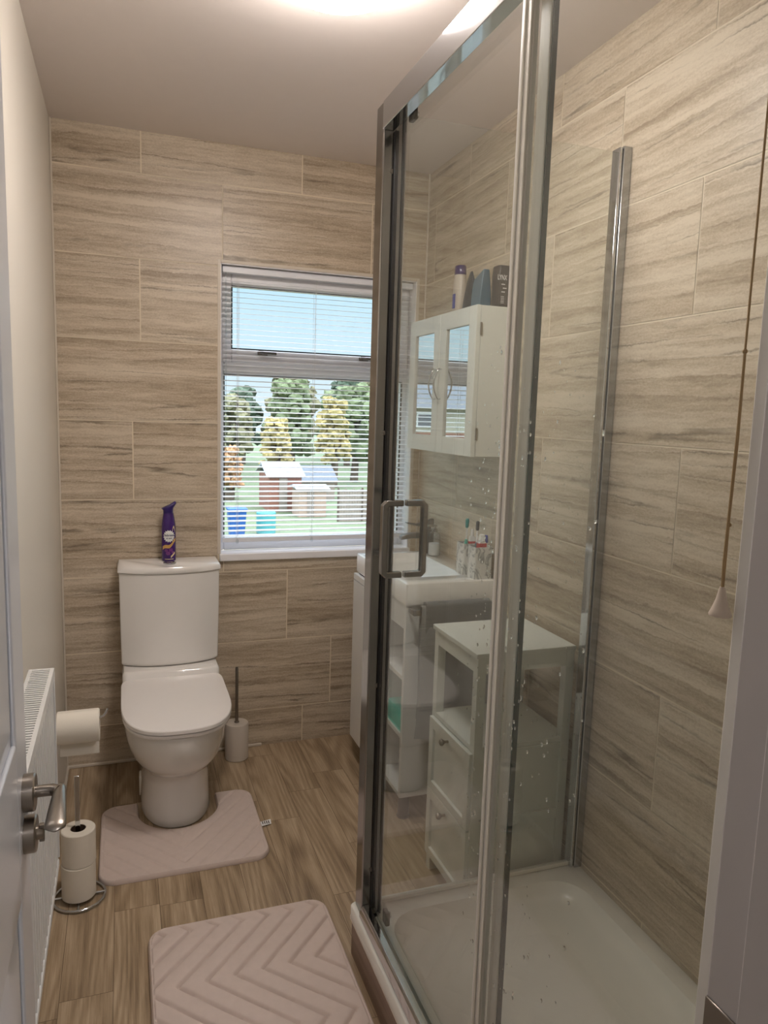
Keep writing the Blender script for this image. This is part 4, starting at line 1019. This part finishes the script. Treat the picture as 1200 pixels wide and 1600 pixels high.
# ------------------------------------------------------------------ light pull cord
pc = thing('pull_cord', 'tan light pull cord with ivory bell hanging beside the door frame', 'pull cord', (.765, -2.432, 1.24))
bm = BM(); tube(bm, [(.765, -2.432, H-.02), (.765, -2.432, 1.8), (.765, -2.432, 1.486)], .0011, 6); tube(bm, [(.765, -2.432, 1.486), (.7660, -2.432, 1.40), (.7655, -2.431, 1.33), (.765, -2.432, 1.262)], .0013, 6); tube(bm, [(.765, -2.432, 1.486), (.7640, -2.433, 1.42), (.7620, -2.434, 1.34), (.7610, -2.434, 1.29), (.7640, -2.432, 1.262)], .0011, 6)
for p_ in ((.765, -2.432, 1.486), (.7652, -2.432, 1.325)): bmesh.ops.create_icosphere(bm, subdivisions=2, radius=.0024, matrix=Matrix.Translation(p_))
obj('cord', bm, MT['string'], pc)
bm = BM(); lathe(bm, [(.0025, .266), (.0035, .262), (.0050, .254), (.0085, .244), (.0105, .2395), (.0100, .2375), (.0085, .238)], (.7645, -2.432, .999), 24); obj('bell', bm, MT['bell'], pc, smooth=50)
bm = BM(); lathe(bm, [(.035, 0), (.035, -.014), (.028, -.02), (.004, -.021)], (.765, -2.432, H), 28); obj('ceiling_switch', bm, MT['lampb'], pc)

# ------------------------------------------------------------------ outdoors
G = -2.9
gd = struct(obj('ground_garden', bx(-70, 70, .6, 140, G-.3, G), MT['grass'], smooth=0))
gd.name = 'ground'
def tree(x, y, h, w, col, label, seed):
    rnd = random.Random(seed); t = thing('tree', label, 'tree', (x, y, G), 'trees beyond the gardens')
    bm = BM(); tube(bm, [(x, y, G), (x+.1, y, G+h*.3), (x, y+.1, G+h*.7)], .2, 8, radii=[.28, .2, .08]); obj('trunk', bm, MT['bark'], t)
    bm = BM()
    for k in range(110):
        a = rnd.uniform(0, 2*PI); q = rnd.random()**.6; s = rnd.uniform(.09, .20)*w; hh = rnd.uniform(.30, .95)
        rr = w*.62*q*math.sin(min(1, 1.25-hh)*PI*.62)
        c = Vector((x+rr*math.cos(a), y+rr*math.sin(a), G+h*hh-s*.4))
        r = bmesh.ops.create_icosphere(bm, subdivisions=2, radius=s, matrix=Matrix.Translation(c))
        for v in r['verts']:
            d = (v.co-c); v.co = c + d*(1+rnd.uniform(-.35, .35))
    obj('crown', bm, col, t, smooth=0); return t
L1, L2, L3, L4, L5 = leaf('dark_green_leaves', (84, 100, 84)), leaf('mid_green_leaves', (108, 120, 88)), leaf('yellow_leaves', (160, 146, 98)), leaf('orange_leaves', (166, 128, 92)), leaf('olive_leaves', (124, 122, 94))
for a in ((7.0, 44.5, 5.4, 1.9, L5, 'olive green tree at the left edge of the lower window pane', 1),
          (9.2, 56, 6.3, 2.4, L1, 'dark slim treetop poking above the left tree line', 2),
          (10.4, 44, 6.6, 2.4, L2, 'mid green tree in the middle of the tree line', 3),
          (8.0, 36, 4.2, 1.3, L3, 'bright yellow autumn tree in front of the tree line', 4),
          (13.0, 55, 7.9, 3.0, L5, 'large olive tree behind the yellow autumn tree', 5),
          (17.6, 55, 8.4, 2.6, L1, 'tall dark green tree at the right of the window', 6),
          (13.9, 41, 6.2, 2.5, L2, 'broad mid green tree low at the right of the window', 7),
          (18.8, 50, 7.6, 2.8, L5, 'olive tree beyond the shower post at the right', 8),
          (5.0, 32.5, 2.7, 1.0, L4, 'small orange autumn tree at the lower left of the window', 9),
          (11.7, 38, 5.4, 1.6, L3, 'tall yellow tree standing behind the dark shed', 10),
          (25.5, 66, 9.5, 3.6, L1, 'dark tree far right behind the olive tree', 11),
          (5.9, 52, 5.4, 2.4, L1, 'dark tree hidden mostly behind the left window frame', 12),
          (18.5, 61, 6.5, 3.0, L2, 'mid green tree filling behind the tall dark tree', 13),
          (-24, 34, 4.2, 2.2, L2, 'green garden tree in front of the terraced houses', 14)): tree(*a)
def shed(x0, x1, y0, y1, zw, zr, wm, rm, label, cat='shed'):
    t = thing('garden_shed', label, cat, ((x0+x1)/2, (y0+y1)/2, G))
    obj('walls', bx(x0, x1, y0, y1, G, zw), MT[wm], t)
    bm = BM(); o = .15; ym = (y0+y1)/2
    loft(bm, [[(x, y0-o, zw-.02), (x, ym, zr), (x, y1+o, zw-.02), (x, ym, zr-.12)] for x in (x0-o, x1+o)]); obj('roof', bm, MT[rm], t, smooth=0)
    obj('shed_door', bx(x0+.3*(x1-x0), x0+.55*(x1-x0), y0-.04, y0, G, G+1.7 if zw > G+1.7 else zw-.1), MT['fence'], t)
shed(6.1, 7.5, 28, 30.5, -1.35, -.85, 'brick', 'shedpale', 'small brick shed with pale roof in the garden')
shed(8.2, 10.0, 31.6, 34, -1.9, -1.25, 'fence', 'shedroof', 'timber shed with grey felt roof in the garden')
shed(7.0, 8.15, 26.3, 27.6, -1.72, -1.60, 'peach', 'shedpale', 'peach coloured garden shed in front of the grey-roofed one')
fn = thing('garden_fence', 'weathered board fence across the garden behind the lawn', 'fence', (9.5, 25, G))
for k in range(6):
    bm = BM()
    for j in range(9): box(bm, 8.3+k*1.0+j*.11, 8.3+k*1.0+j*.11+.10, 24.9, 24.93, G, -1.65+.03*((j*7) % 3))
    obj('fence_panel', bm, MT['fence'], fn)
    obj('post', bx(8.24+k, 8.30+k, 24.87, 24.96, G, -1.55), MT['bark'], fn)
def wheelie(x, y, m, label):
    t = thing('garden_bin', label, 'bin', (x, y, G))
    bm = BM(); loft(bm, [rrect(x-a, x+a, y-a, y+a, .06, G+z) for a, z in ((.24, 0), (.30, .9), (.31, .95))]); obj('bin_body', bm, MT[m], t)
    bm = BM(); loft(bm, [rrect(x-a, x+a, y-a-.02, y+a, .06, G+z) for a, z in ((.33, .952), (.33, .99), (.25, 1.04))]); obj('bin_lid', bm, MT[m], t)
wheelie(3.85, 22, 'binb', 'blue wheelie bin at the lower left of the window view')
bm = BM(); lathe(bm, [(.30, 0), (.34, .05), (.34, .75), (.30, .8), (.28, .74)], (4.95, 22.5, G), 24); tag(obj('water_butt', bm, MT['turq']), 'turquoise plastic tub standing on the lawn near the blue bin', 'tub')
hr = thing('terraced_houses', 'row of cream and brick terraced houses reflected in the cabinet mirrors', 'houses', (-22, 48, G))
obj('brick_ground_floor', bx(-40, -8, 45, 53, G, .2), MT['brick'], hr); obj('rendered_upper_floor', bx(-40, -8, 45.02, 52.98, .2, 2.0), MT['render'], hr)
bm = BM(); loft(bm, [[(x, 44.6, 1.9), (x, 49, 4.3), (x, 53.4, 1.9), (x, 49, 1.8)] for x in (-40.3, -7.7)]); obj('roof', bm, MT['slateroof'], hr, smooth=0)
for k in range(8):
    for z0 in (.55, -1.9):
        w_ = obj('house_window', bx(-38.5+4*k, -37.0+4*k, 44.95, 45.0, z0, z0+1.0), MT['upvc'], hr)
        obj('house_pane', bx(-38.4+4*k, -37.1+4*k, 44.93, 44.95, z0+.1, z0+.9), MT['winp'], w_)
    if k % 2: obj('chimney', bx(-40.4+4*k, -39.6+4*k, 48.6, 49.4, 3.9, 5.2), MT['brick'], hr)
bm = BM(); rnd = random.Random(4)
for k in range(34):
    c = Vector((-40+k*1.0, 40+rnd.uniform(-.3, .3), G+.8)); r = bmesh.ops.create_icosphere(bm, subdivisions=2, radius=.95, matrix=Matrix.Translation(c))
    for v in r['verts']: v.co = c+(v.co-c)*(1+rnd.uniform(-.15, .15))
tag(obj('garden_hedge', bm, MT['hedge'], smooth=0), 'long green hedge in front of the terraced houses', 'hedge')
